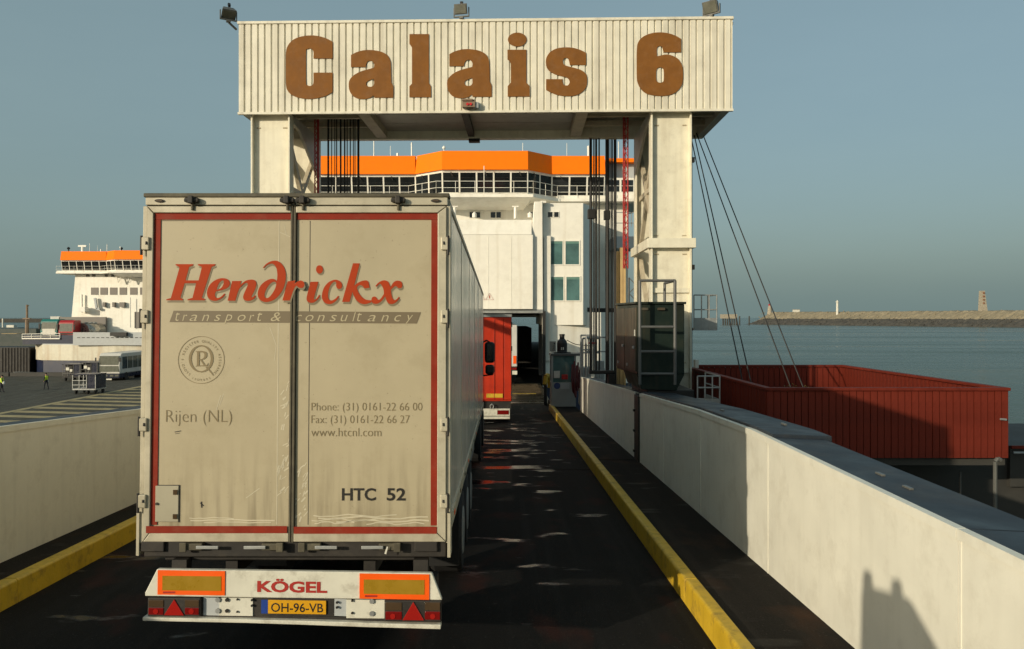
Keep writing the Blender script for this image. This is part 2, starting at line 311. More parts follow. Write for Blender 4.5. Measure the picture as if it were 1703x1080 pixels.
class MB:
    def __init__(self): self.v = []; self.f = []
    def add(self, vs, fs):
        k = len(self.v); self.v += [Vector(p) for p in vs]; self.f += [tuple(i + k for i in f) for f in fs]; return self
    def box(self, x0, x1, y0, y1, z0, z1):
        return self.add([(x0, y0, z0), (x1, y0, z0), (x1, y1, z0), (x0, y1, z0), (x0, y0, z1), (x1, y0, z1), (x1, y1, z1), (x0, y1, z1)],
                        [(0, 3, 2, 1), (4, 5, 6, 7), (0, 1, 5, 4), (1, 2, 6, 5), (2, 3, 7, 6), (3, 0, 4, 7)])
    def hexa(self, b, t):
        """bottom quad and top quad"""
        return self.add(list(b) + list(t), [(0, 3, 2, 1), (4, 5, 6, 7), (0, 1, 5, 4), (1, 2, 6, 5), (2, 3, 7, 6), (3, 0, 4, 7)])
    def _pr(self, lo, hi):
        n = len(lo)
        fs = [tuple(range(n))[::-1], tuple(range(n, 2 * n))] + [(i, (i + 1) % n, n + (i + 1) % n, n + i) for i in range(n)]
        return self.add(lo + hi, fs)
    def prism(self, pts, y0, y1): return self._pr([(x, y0, z) for x, z in pts], [(x, y1, z) for x, z in pts])
    def prismx(self, pts, x0, x1): return self._pr([(x0, y, z) for y, z in pts], [(x1, y, z) for y, z in pts])
    def prismz(self, pts, z0, z1): return self._pr([(x, y, z0) for x, y in pts], [(x, y, z1) for x, y in pts])
    def poly(self, pts): return self.add(pts, [tuple(range(len(pts)))])
    def tube(self, p, q, r, n=6, r2=None):
        p, q = Vector(p), Vector(q); d = (q - p)
        if d.length < 1e-6: return self
        d.normalize(); a = d.orthogonal().normalized(); b = d.cross(a); r2 = r if r2 is None else r2
        vs = [p + (a * math.cos(t) + b * math.sin(t)) * r for t in [2 * math.pi * i / n for i in range(n)]]
        vs += [q + (a * math.cos(t) + b * math.sin(t)) * r2 for t in [2 * math.pi * i / n for i in range(n)]]
        return self.add(vs, [tuple(range(n))[::-1], tuple(range(n, 2 * n))] + [(i, (i + 1) % n, n + (i + 1) % n, n + i) for i in range(n)])
    def path(self, pts, r, n=6):
        for a, b in zip(pts, pts[1:]): self.tube(a, b, r, n)
        return self
    def bar(self, p, q, w, h, up=(0, 0, 1)):
        p, q = Vector(p), Vector(q); d = (q - p).normalized(); s = d.cross(Vector(up))
        if s.length < 1e-4: s = d.cross(Vector((0, 1, 0)))
        s.normalize(); u = s.cross(d); s *= w / 2; u *= h / 2
        return self.hexa([p - s - u, p + s - u, q + s - u, q - s - u], [p - s + u, p + s + u, q + s + u, q - s + u])
    def lathe(self, prof, c, n=20):
        c = Vector(c); vs = []; fs = []
        for r, z in prof:
            vs += [c + Vector((r * math.cos(2 * math.pi * i / n), r * math.sin(2 * math.pi * i / n), z)) for i in range(n)]
        for k in range(len(prof) - 1):
            fs += [(k * n + i, k * n + (i + 1) % n, (k + 1) * n + (i + 1) % n, (k + 1) * n + i) for i in range(n)]
        fs += [tuple(range(n))[::-1], tuple(range((len(prof) - 1) * n, len(prof) * n))]
        return self.add(vs, fs)
    def wheel(self, c, r, w, n=24, hub=0.0):
        """solid of revolution round the X axis"""
        prof = [(r * 0.62, -w / 2), (r * 0.93, -w / 2), (r, -w * 0.36), (r, w * 0.36), (r * 0.93, w / 2), (r * 0.62, w / 2)]
        vs = []; fs = []; c = Vector(c)
        for rr, x in prof: vs += [c + Vector((x, rr * math.cos(2 * math.pi * i / n), rr * math.sin(2 * math.pi * i / n))) for i in range(n)]
        for k in range(len(prof) - 1): fs += [(k * n + i, k * n + (i + 1) % n, (k + 1) * n + (i + 1) % n, (k + 1) * n + i) for i in range(n)]
        fs += [tuple(range(n))[::-1], tuple(range((len(prof) - 1) * n, len(prof) * n))]
        return self.add(vs, fs)
    def build(self, name, m, parent=None, bevel=0.0, label=None, smooth=False, kind=None):
        me = bpy.data.meshes.new(name)
        off = wloc(parent) if parent else Vector((0, 0, 0))
        me.from_pydata([(CUR @ p) - off for p in self.v], [], self.f)
        bm = bmesh.new(); bm.from_mesh(me); bmesh.ops.recalc_face_normals(bm, faces=bm.faces); bm.to_mesh(me); bm.free()
        me.materials.append(M[m] if isinstance(m, str) else m)
        if smooth:
            for p in me.polygons: p.use_smooth = len(p.vertices) == 4
        o = bpy.data.objects.new(name, me); COL.objects.link(o)
        if parent: o.parent = parent
        if bevel:
            b = o.modifiers.new('bevel', 'BEVEL'); b.width = bevel; b.segments = 2; b.limit_method = 'ANGLE'
        if label: o['label'] = label
        if kind: o['kind'] = kind
        return o

def sheet(pts, name, m, parent=None, **k):     # single flat print
    b = MB(); b.poly(pts); me = None
    o = b.build(name, m, parent, **k); return o

def thing(name, label, cat, loc=(0, 0, 0), group=None):
    o = bpy.data.objects.new(name, None); COL.objects.link(o); o.location = loc
    o.empty_display_size = 0.3
    o['label'] = label; o['category'] = cat
    if group: o['group'] = group
    return o
def tag(o, label, cat, group=None):
    o['label'] = label; o['category'] = cat
    if group: o['group'] = group
    return o
def struct(o): o['kind'] = 'structure'; return o
def copyobj(src, parent, loc, name=None):
    o = src.copy(); COL.objects.link(o); o.parent = parent; o.location = loc; return o

# ------------------------------------------------------------------ outlines and lettering
def smooth_outline(pts, sub=5):
    """closed outline; points with a third entry are corners, the others are rounded through"""
    n = len(pts); P = [Vector((p[0], p[1])) for p in pts]; cor = [len(p) > 2 for p in pts]; out = []
    for i in range(n):
        p1, p2 = P[i], P[(i + 1) % n]
        out.append(p1)
        if cor[i] and cor[(i + 1) % n]: continue
        p0 = P[i - 1] if not cor[i] else p1 * 2 - p2
        p3 = P[(i + 2) % n] if not cor[(i + 1) % n] else p2 * 2 - p1
        for k in range(1, sub):
            t = k / sub
            out.append(0.5 * ((2 * p1) + (p2 - p0) * t + (2 * p0 - 5 * p1 + 4 * p2 - p3) * t * t + (3 * p1 - p0 - 3 * p2 + p3) * t ** 3))
    return out
def C(*a):
    """points given as x,y pairs; a pair wrapped in a list is a corner"""
    return [(p[0], p[1], 1) if isinstance(p, list) else p for p in a]
def ellipse(cx, cy, rx, ry, n=28): return [(cx + rx * math.cos(2 * math.pi * i / n), cy + ry * math.sin(2 * math.pi * i / n)) for i in range(n)]

def plate_letter(loops, to3, depth, name, m, parent, label=None):
    """loops: outer outline + holes in 2-D; to3(x, y, d) maps to the world at depth d (0 = front); depth 0 gives a flat print"""
    b = MB()
    flat = [p for lp in loops for p in lp]
    tris = tessellate_polygon([[Vector((p[0], p[1], 0)) for p in lp] for lp in loops])
    b.add([to3(p[0], p[1], 0) for p in flat], [tuple(t) for t in tris])
    if depth:
        k = 0
        for lp in loops:
            n = len(lp)
            vs = [to3(p[0], p[1], 0) for p in lp] + [to3(p[0], p[1], depth) for p in lp]
            b.add(vs, [(i, (i + 1) % n, n + (i + 1) % n, n + i) for i in range(n)])
    return b.build(name, m, parent, label=label)

def text_mesh(s, size, shear=0.0, bold=0.0, spacing=1.0):
    cu = bpy.data.curves.new('t', 'FONT'); cu.body = s; cu.size = size; cu.shear = shear; cu.offset = bold; cu.space_character = spacing
    cu.resolution_u = 3
    ob = bpy.data.objects.new('t', cu); COL.objects.link(ob)
    dg = bpy.context.evaluated_depsgraph_get()
    me = bpy.data.meshes.new_from_object(ob.evaluated_get(dg))
    vs = [v.co.copy() for v in me.vertices]; fs = [tuple(p.vertices) for p in me.polygons]
    bpy.data.objects.remove(ob); bpy.data.curves.remove(cu); bpy.data.meshes.remove(me)
    return vs, fs
def text(s, x0, x1, z0, z1, y, name, m, parent, shear=0.0, bold=0.0, spacing=1.0, tilt=0.0, keep=False):
    """lettering laid on a plane facing the viewer, stretched to the box x0..x1, z0..z1 (z0..z1 = drawn extent)"""
    vs, fs = text_mesh(s, 1.0, shear, bold, spacing)
    ax, bx = min(v.x for v in vs), max(v.x for v in vs); ay, by = min(v.y for v in vs), max(v.y for v in vs)
    b = MB()
    pts = []
    for v in vs:
        u = (v.x - ax) / (bx - ax); w = (v.y - ay) / (by - ay)
        X = x0 + (x1 - x0) * u
        pts.append((X, y, z0 + (z1 - z0) * w + tilt * (X - x0)))
    b.add(pts, fs)
    return b.build(name, m, parent)
# ================================================================== the setting
b = MB(); b.box(-14000, 14000, -3000, 16000, -30, -6.5); struct(b.build('sea', 'water'))
b = MB(); b.prismz([(-150, -40), (-7.2, -40), (-7.2, 108), (-64, 108), (-64, 112), (-150, 112)], -12, -4.7); struct(b.build('quay', 'quay'))
# ramp: a sloping sheet with thickness
def slab(x0, x1, y0, y1, fz, t): 
    b = MB(); b.hexa([(x0, y0, fz(y0) - t), (x1, y0, fz(y0) - t), (x1, y1, fz(y1) - t), (x0, y1, fz(y1) - t)],
                     [(x0, y0, fz(y0)), (x1, y0, fz(y0)), (x1, y1, fz(y1)), (x0, y1, fz(y1))]); return b
b = slab(-5.3, 2.12, -14, 18.1, zr, 0.6)
struct(b.build('road', 'road'))
b = slab(-5.3, 2.12, 18.16, 38.0, zr, 0.6)
struct(b.build('road', 'road'))
b = slab(-5.3, 2.12, 18.05, 18.22, lambda y: zr(y) - 0.012, 0.3); struct(b.build('ramp_joint', 'black'))
b = slab(2.12, 3.02, -14, 18.1, zw, 0.5); struct(b.build('walkway', 'walk'))
b = slab(2.12, 3.02, 18.16, 37.0, zw, 0.5); struct(b.build('walkway', 'walk'))
b = slab(-5.92, -5.3, -14, 37.0, zw, 0.5); struct(b.build('walkway', 'walk'))
# bow flap laid from the ship onto the ramp
flap = thing('bow_ramp', 'worn steel bow ramp of the ferry laid down onto the road end', 'ramp', (-0.8, 41, -1.2))
b = MB(); b.hexa([(-4.2, 37.4, -1.15), (2.3, 37.4, -1.15), (2.3, 48, -1.2), (-4.2, 48, -1.2)], [(-4.2, 37.4, -0.93), (2.3, 37.4, -0.93), (2.3, 48, -0.86), (-4.2, 48, -0.86)])
M['flap'] = mat('worn_brown_ramp_steel', (0.10, 0.075, 0.045), 0.3, metal=0.3, var=0.35, scale=1.5, dirt=(0.03, 0.022, 0.015), damt=0.7, dscale=1.4)
b.build('ramp_plate', 'flap', flap)
b = MB()
for k in range(16): 
    y = 38.2 + k * 0.6; b.box(-4.0, 2.1, y, y + 0.05, -0.93 + 0.006 * k, -0.893 + 0.006 * k)
b.build('tread_bars', 'flap', flap, kind='stuff')
b = MB(); b.poly([(-0.6, 41.2, -0.897), (1.8, 41.3, -0.896), (1.8, 41.9, -0.892), (-0.6, 41.7, -0.893)]); b.build('yellow_mark', 'yellow', flap)

# kerbs
def kerb(x0, x1, y0, y1, face, label):
    k = thing('kerb', label, 'kerb', ((x0 + x1) / 2, y0, zr(y0)))
    b = MB(); n = int((y1 - y0) / 4)
    for i in range(n):
        ya = y0 + (y1 - y0) * i / n; yb = y0 + (y1 - y0) * (i + 1) / n - 0.006
        b = MB()
        if face < 0: pr = [(x0 + 0.02, 0.26), (x0, 0.24), (x0 - 0.01, -0.1), (x1, -0.1), (x1, 0.26)]
        else: pr = [(x0, 0.26), (x0, -0.1), (x1 + 0.01, -0.1), (x1, 0.24), (x1 - 0.02, 0.26)]
        lo = [(x, ya, zr(ya) + z) for x, z in pr]; hi = [(x, yb, zr(yb) + z) for x, z in pr]
        b._pr(lo, hi); b.build('kerb_length', 'yellow', k, bevel=0.012)
    return k
kerb(2.0, 2.14, -12, 34.0, -1, 'long yellow kerb along the right edge of the dark ramp beside the white barrier')
kerb(-5.42, -5.26, -12, 34.0, 1, 'yellow kerb along the left edge of the ramp below the cream barrier')

# ------------------------------------------------------------------ right barrier: steel box girder wall in two lengths
RT = [(-10, 1.62), (4.7, 1.59), (9.8, 1.64), (12.6, 1.57), (17.7, 1.34), (27.9, 0.88), (30.9, 0.74)]
LT = [(-10, 1.62), (4.0, 1.62), (9.6, 1.70), (13.3, 1.49), (20, 1.2), (34, 0.66)]
def ztop(T, y):
    for (a, za), (c, zc) in zip(T, T[1:]):
        if y <= c: return za + (zc - za) * (y - a) / (c - a)
    return T[-1][1]
def barrier(root, T, xi, sgn, ys, wallmat, capmat, capw, step=None):
    """panels between the seams ys; sgn = +1 when the wall body lies to the right of its inner face"""
    allys = ys
    for ya, yb in zip(allys, allys[1:]):
        seg = [ya] + [t for t, _ in T if ya + 0.05 < t < yb - 0.05] + [yb - 0.012]
        b = MB()
        lo = [(y, zw(y) - 0.25) for y in seg]; hi = [(y, ztop(T, y)) for y in seg]
        for (y0, l0), (y1, l1), (_, h0), (_, h1) in zip(lo, lo[1:], hi, hi[1:]):
            b.hexa([(xi, y0, l0), (xi + sgn * 0.09, y0, l0), (xi + sgn * 0.09, y1, l1), (xi, y1, l1)],
                   [(xi, y0, h0), (xi + sgn * 0.09, y0, h0), (xi + sgn * 0.09, y1, h1), (xi, y1, h1)])
        p = b.build('wall_panel', wallmat, root)
        b = MB()                                     # folded lip along the top
        for (y0, h0), (y1, h1) in zip(hi, hi[1:]):
            b.hexa([(xi - sgn * 0.016, y0, h0 - 0.06), (xi + sgn * 0.05, y0, h0 - 0.06), (xi + sgn * 0.05, y1, h1 - 0.06), (xi - sgn * 0.016, y1, h1 - 0.06)],
                   [(xi - sgn * 0.016, y0, h0 + 0.012), (xi + sgn * 0.05, y0, h0 + 0.012), (xi + sgn * 0.05, y1, h1 + 0.012), (xi - sgn * 0.016, y1, h1 + 0.012)])
        b.build('top_lip', wallmat, p)
        b = MB(); y0, y1 = yb - 0.04, yb - 0.016
        b.hexa([(xi - sgn * 0.005, y0, zw(y0)), (xi, y0, zw(y0)), (xi, y1, zw(y1)), (xi - sgn * 0.005, y1, zw(y1))],
               [(xi - sgn * 0.005, y0, ztop(T, y0) - 0.065), (xi, y0, ztop(T, y0) - 0.065), (xi, y1, ztop(T, y1) - 0.065), (xi - sgn * 0.005, y1, ztop(T, y1) - 0.065)])
        b.build('seam_strip', wallmat, p)
        # cap plate and outer skirt
        b = MB(); w = capw(ya)
        for (y0, h0), (y1, h1) in zip(hi, hi[1:]):
            d = step(ya) if step else 0.0
            xa, xb = xi + sgn * 0.052, xi + sgn * w
            b.hexa([(xa, y0, h0 - 0.05), (xb, y0, h0 - 0.09), (xb, y1, h1 - 0.09), (xa, y1, h1 - 0.05)],
                   [(xa, y0, h0 + 0.008 + d), (xb, y0, h0 - 0.02 + d), (xb, y1, h1 - 0.02 + d), (xa, y1, h1 + 0.008 + d)])
        b.build('cap_plate', capmat, root, bevel=0.01)
        b = MB()
        for (y0, h0), (y1, h1) in zip(hi, hi[1:]):
            xa, xb = xi + sgn * (w - 0.10), xi + sgn * (w - 0.05)
            b.hexa([(xa, y0, h0 - 1.9), (xb, y0, h0 - 1.9), (xb, y1, h1 - 1.9), (xa, y1, h1 - 1.9)],
                   [(xa, y0, h0 - 0.09), (xb, y0, h0 - 0.09), (xb, y1, h1 - 0.09), (xa, y1, h1 - 0.09)])
        b.build('outer_skirt', capmat, root)
bw = thing('barrier_wall', 'near white steel barrier wall right of the ramp with a wide dark cap', 'barrier', (3.02, 0, 0.4))
barrier(bw, RT, 3.02, 1, [-9.0, -4.0, 1.0, 5.4, 9.28, 12.4, 15.2, 17.75], 'wallwhite', 'capsteel', lambda y: 0.66 if y < 9 else 0.74, lambda y: 0.0 if y < 9 else 0.035)
# bolted lugs and scuffed plates on the cap
for y, x in ((6.6, 3.30), (7.15, 3.33), (10.1, 3.5), (12.0, 3.25)):
    b = MB(); z = ztop(RT, y) + (0.04 if y > 9 else 0.0); b.box(x, x + 0.035, y, y + 0.13, z - 0.01, z + 0.012); b.build('lifting_lug', 'lug', bw, bevel=0.004)
bw2 = thing('barrier_wall', 'far white barrier wall past the dark gap, partly sunlit, ending at the kiosk', 'barrier', (3.02, 18.3, -0.2))
barrier(bw2, RT, 3.02, 1, [18.36, 20.0, 24.2, 30.9], 'wallwhite', 'capsteel', lambda y: 0.5)
b = MB(); b.box(3.0, 3.02, 30.9, 30.94, zw(31), 0.74); b.box(3.02, 3.5, 30.9, 30.96, zw(31), 0.74); b.build('end_plate', 'wallwhite', bw2)
b = MB(); b.box(2.985, 3.5, 17.77, 18.33, -0.7, 1.28)
for z in (0.0, 0.45, 0.9): b.box(2.95, 2.985, 18.2, 18.3, z, z + 0.05)
jp = b.build('joint_post', 'black', None, bevel=0.01); tag(jp, 'dark steel post filling the gap between the two white barrier walls', 'post')
bl = thing('barrier_wall', 'cream barrier wall left of the ramp, its inner face in shade', 'barrier', (-5.92, 0, 0.4))
barrier(bl, LT, -5.92, -1, [-9.0, -3.0, 3.0, 9.0, 15.5, 22.0, 28.0, 33.9], 'wallleft', 'capsteel', lambda y: 0.62)

# ------------------------------------------------------------------ marshalling lanes painted on the quay
k = 0
for i in range(18):
    y = 46 + i * 2.9
    b = MB(); x0, x1 = -39.6, -9.0
    b.hexa([(x0, y, -4.7), (x1, y - 5.5, -4.7), (x1, y - 4.35, -4.7), (x0, y + 1.15, -4.7)], [(x0, y, -4.694), (x1, y - 5.5, -4.694), (x1, y - 4.35, -4.694), (x0, y + 1.15, -4.694)])
    struct(b.build('lane_line', 'quayline'))
b = MB(); b.box(-40.4, -39.7, 42, 100, -4.7, -4.693); struct(b.build('lane_line', 'quayline'))
b = MB(); b.box(-150, -64.2, 106.6, 107.3, -4.7, -4.2); b.box(-64, -20, 106.6, 107.3, -4.7, -4.2)
tag(b.build('quay_kerb', 'concretedark'), 'low dark kerb along the far edge of the quay', 'kerb')
# ================================================================== gantry over the ramp
GA = math.atan2(0.35, 12.39)
GO = Vector((-0.4375, 20.505, 0))
GM = Matrix.Translation(GO) @ Matrix.Rotation(-GA, 4, 'Z')
GI = GM.inverted()
def gpx(px, py, v=0.0):
    """photo pixel -> (u, z) on the gantry plane at local depth v"""
    o = GI @ Vector((0, 0, CZ)); d = (GI.to_3x3()) @ Vector(((px - VX) / FPX, 1, -(py - VY) / FPX))
    p = o + d * ((v - o.y) / d.y); return p.x, p.z
HW, ZB, ZT, DP = 6.195, 8.187, 10.41, 3.45
gt = thing('port_gantry', 'cream steel portal gantry over the ramp with a ribbed sign box reading Calais 6', 'gantry', (GO.x, GO.y, -5))
setm(GM)
# ribbed cladding, sheet by sheet
PITCH = 12.39 / 72
def ribs(n, length_fn):
    pts = []
    for i in range(n):
        a = i * PITCH; pts += [(a, 0.0), (a + 0.122, 0.0), (a + 0.134, 0.036), (a + 0.160, 0.036)]
    pts.append((n * PITCH, 0.0)); return pts
def corr(n, u0, name, front=True, v=0.0, zb=ZB, zt=ZT):
    b = MB(); pr = ribs(n, None); vs = []
    for a, d in pr: vs += [(u0 + a, v + d, zb), (u0 + a, v + d, zt)]
    b.add(vs, [(2 * i, 2 * i + 2, 2 * i + 3, 2 * i + 1) for i in range(len(pr) - 1)])
    return b.build(name, 'cladding', gt)
for i in range(12): corr(6, -HW + i * 6 * PITCH + 0.001, 'cladding_sheet')
def corr_side(u, s):
    n = 20; b = MB(); vs = []
    for a, d in ribs(n, None): vs += [(u - s * d, 0.01 + a, ZB), (u - s * d, 0.01 + a, ZT)]
    k = len(vs) // 2; b.add(vs, [(2 * i, 2 * i + 2, 2 * i + 3, 2 * i + 1) for i in range(k - 1)]); return b.build('cladding_sheet', 'cladding', gt)
corr_side(HW, 1); corr_side(-HW, -1)
b = MB(); b.box(-HW, HW, DP - 0.05, DP, ZB + 0.1, ZT); b.build('back_sheet', 'cladding', gt)
b = MB(); b.box(-HW - 0.03, HW + 0.03, -0.03, DP + 0.03, ZT, ZT + 0.07); b.build('roof_flashing', 'cladding', gt, bevel=0.01)
b = MB(); b.box(-HW - 0.02, HW + 0.02, -0.025, 0.07, ZB - 0.06, ZB - 0.002); b.build('bottom_flashing', 'cladding', gt)
b = MB(); b.box(-HW + 0.05, HW - 0.05, 0.05, 0.09, ZB, ZT - 0.01); b.build('sheeting_rail', 'soffitdark', gt)
# letters standing just proud of the ribs
S4, S5 = 4.7306, 5.0088
def f4(lp, ox=0, oy=0): return [((p[0] + ox) / S4 + 460, (p[1] + oy) / S4 + 40) for p in lp]
def f5(lp): return [(p[0] / S5 + 820, p[1] / S5 + 40) for p in lp]
def gl(x, y, d):
    u, z = gpx(x, y, -0.022); return (u, -0.022 + d, z)
LC = C([440, 140], (400, 118), (340, 98), (270, 90), (190, 100), (130, 125), (90, 168), (74, 220), (72, 330), (74, 480), (90, 530), (125, 562), (180, 582), (260, 590), (340, 580), (400, 560), [440, 535], [440, 383], [290, 383], (290, 460), (280, 482), (260, 488), (240, 480), (232, 455), (232, 220), (240, 200), (260, 193), (280, 200), (290, 222), [290, 272], [440, 272])
LA = C([585, 340], [585, 245], (630, 222), (690, 207), (750, 206), (820, 218), (870, 245), (893, 285), (900, 330), [903, 460], [918, 490], [918, 580], [770, 580], [760, 562], (735, 582), (680, 592), (620, 580), (580, 540), (567, 485), (575, 440), (610, 402), (660, 375), (715, 358), [765, 345], (768, 320), (758, 298), (738, 290), (716, 297), (704, 318), [702, 340])
LAH = C([765, 432], (740, 440), (712, 455), (705, 472), (712, 488), (735, 495), (758, 488), (767, 470))
LL = C([1045, 80], [1198, 80], [1198, 465], [1215, 492], [1215, 577], [1045, 577], [1045, 490], [1065, 470], [1065, 185], [1045, 155])
LI = C([120, 215], [278, 215], [278, 490], [305, 520], [305, 605], [122, 605], [122, 518], [148, 490], [148, 330], (135, 305), [120, 297])
LS = C([775, 240], (730, 218), (670, 200), (600, 195), (530, 205), (475, 235), (445, 280), (440, 325), (450, 367), (480, 400), (530, 425), (590, 440), (626, 455), (637, 478), (635, 497), (622, 512), (603, 512), (586, 503), (579, 484), [578, 460], [442, 460], [442, 550], (490, 575), (550, 595), (620, 602), (690, 595), (745, 565), (778, 520), (785, 465), (775, 420), (740, 388), (690, 370), (630, 354), (595, 342), (582, 325), (582, 303), (593, 287), (612, 284), (628, 293), (635, 315), [640, 342], [775, 342])
L6 = C([1567, 125], (1520, 98), (1460, 78), (1385, 70), (1310, 80), (1245, 110), (1208, 155), (1198, 215), (1197, 330), (1198, 440), (1205, 490), (1235, 545), (1290, 585), (1390, 600), (1480, 590), (1540, 555), (1575, 500), (1583, 430), (1575, 350), (1540, 290), (1480, 260), (1430, 256), [1366, 270], (1364, 215), (1373, 191), (1390, 184), (1407, 191), (1416, 215), [1420, 237], [1567, 237])
L6H = C((1360, 395), (1370, 370), (1393, 362), (1415, 370), (1423, 395), (1423, 460), (1415, 482), (1393, 490), (1370, 482), (1360, 460))
so = smooth_outline
for loops, lab in (([f4(so(LC))], 'brown capital letter C'), ([f4(so(LA)), f4(so(LAH))], None), ([f4(so(LL))], None), ([f4(so(LA), 774, -7), f4(so(LAH), 774, -7)], None),
                   ([f5(so(LI))], None), ([f5(so(LS))], None), ([f5(so(L6)), f5(so(L6H))], 'brown figure 6')):
    plate_letter(loops, gl, 0.02, 'letter', 'brownletter', gt, lab)
plate_letter([f5(ellipse(202, 130, 78, 58))], gl, 0.02, 'letter_dot', 'brownletter', gt)

# soffit: beams, central plates, dark recess
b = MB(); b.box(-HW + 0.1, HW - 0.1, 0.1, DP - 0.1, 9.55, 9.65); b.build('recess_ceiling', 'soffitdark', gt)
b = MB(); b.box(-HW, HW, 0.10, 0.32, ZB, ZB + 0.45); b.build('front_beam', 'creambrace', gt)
b = MB(); b.box(-HW, HW, DP - 0.26, DP, ZB, ZB + 0.4); b.build('rear_beam', 'cream', gt)
for u in (-HW, HW - 0.2):
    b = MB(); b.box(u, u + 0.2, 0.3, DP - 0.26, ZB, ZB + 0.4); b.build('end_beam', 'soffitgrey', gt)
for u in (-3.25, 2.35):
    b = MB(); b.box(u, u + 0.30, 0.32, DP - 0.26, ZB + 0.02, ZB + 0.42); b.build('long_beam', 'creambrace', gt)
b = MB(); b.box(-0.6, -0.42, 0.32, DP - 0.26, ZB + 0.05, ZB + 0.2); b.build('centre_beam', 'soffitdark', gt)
for v0, v1 in ((0.33, 1.2), (1.24, 2.2), (2.24, 3.18)):
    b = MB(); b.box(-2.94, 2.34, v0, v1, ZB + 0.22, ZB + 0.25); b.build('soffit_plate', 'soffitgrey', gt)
for v in (1.2, 2.2):
    b = MB(); b.box(-HW + 0.2, -3.26, v, v + 0.09, ZB + 0.12, ZB + 0.26); b.build('purlin', 'creambrace', gt)
    b = MB(); b.box(2.66, HW - 0.2, v, v + 0.09, ZB + 0.12, ZB + 0.26); b.build('purlin', 'creambrace', gt)
# columns: H sections with the web facing the road
def hcol(u0, u1, v, z0, z1, label=None):
    b = MB(); b.box(u0 + 0.045, u1 - 0.045, v + 0.14, v + 0.18, z0, z1); c = b.build('column', 'cream', gt, label=label)
    for a in (u0, u1 - 0.045):
        b = MB(); b.box(a, a + 0.045, v, v + 0.36, z0, z1); b.build('flange', 'cream', c, bevel=0.006)
    return c
CL, CR = (-5.93, -4.93), (4.20, 5.22)
for (u0, u1) in (CL, CR):
    hcol(u0, u1, 0.12, -6.5, ZB); hcol(u0, u1, DP - 0.5, -6.5, ZB)
    for z in (4.74, -0.6):
        b = MB(); b.box(u0 - 0.09, u1 + 0.09, 0.05, 0.115, z, z + 0.24); b.box(u0 - 0.09, u0 - 0.005, 0.115, DP - 0.1, z, z + 0.24); b.box(u1 + 0.005, u1 + 0.09, 0.115, DP - 0.1, z, z + 0.24)
        b.build('ring_beam', 'cream', gt, bevel=0.008)
    b = MB(); b.box(u0 + 0.05, u1 - 0.05, 0.2, 0.235, 3.62, 3.74); b.build('stiffener', 'cream', gt)
    b = MB(); b.box(u0 + 0.05, u1 - 0.05, 0.2, 0.235, 1.6, 1.72); b.build('stiffener', 'cream', gt)
    for ui in (u0 + 0.16, u1 - 0.16):
        for (va, za, vb, zb2) in ((0.3, 7.9, DP - 0.35, 5.0), (DP - 0.35, 7.6, 0.3, 5.0)) if u0 < 0 else ((0.3, 7.9, DP - 0.35, 5.0), (DP - 0.35, 7.6, 0.3, 5.0), (0.3, 4.65, DP - 0.35, 1.8), (DP - 0.35, 4.65, 0.3, 1.8)):
            b = MB(); b.bar((ui, va, za), (ui + 0.01 * (1 if va < 1 else -1), vb, zb2), 0.10, 0.17, up=(0, 0, 1)); b.build('brace', 'creambrace', gt)
    b = MB(); b.box(u0 + 0.1, u1 - 0.1, 0.5, DP - 0.5, 6.3, 6.42); b.build('tie_beam', 'creambrace', gt)
# haunch beams from column heads up to the soffit
for u, s in ((CL[1], 1), (CR[0], -1)):
    b = MB(); b.prismx([(0.5, ZB), (DP - 0.3, ZB), (DP - 0.3, ZB - 1.1), (DP - 0.6, ZB - 1.1), (1.0, ZB - 0.25), (0.5, ZB - 0.2)], u - 0.05 * s, u + 0.02 * s); b.build('gusset', 'soffitgrey', gt)
# ladder up the outer side of the right column
b = MB()
for v in (0.7, 1.1): b.tube((5.33, v, -1), (5.33, v, 8.1), 0.022)
for i in range(30): b.tube((5.33, 0.7, -0.9 + i * 0.3), (5.33, 1.1, -0.9 + i * 0.3), 0.014, 4)
b.build('ladder', 'darkrail', gt)
for z, du in ((6.9, 0), (4.2, 0.05)):
    b = MB(); b.box(5.23, 5.30, 0.16, 0.3, z, z + 0.12); b.build('junction_box', 'black', gt)
setm()

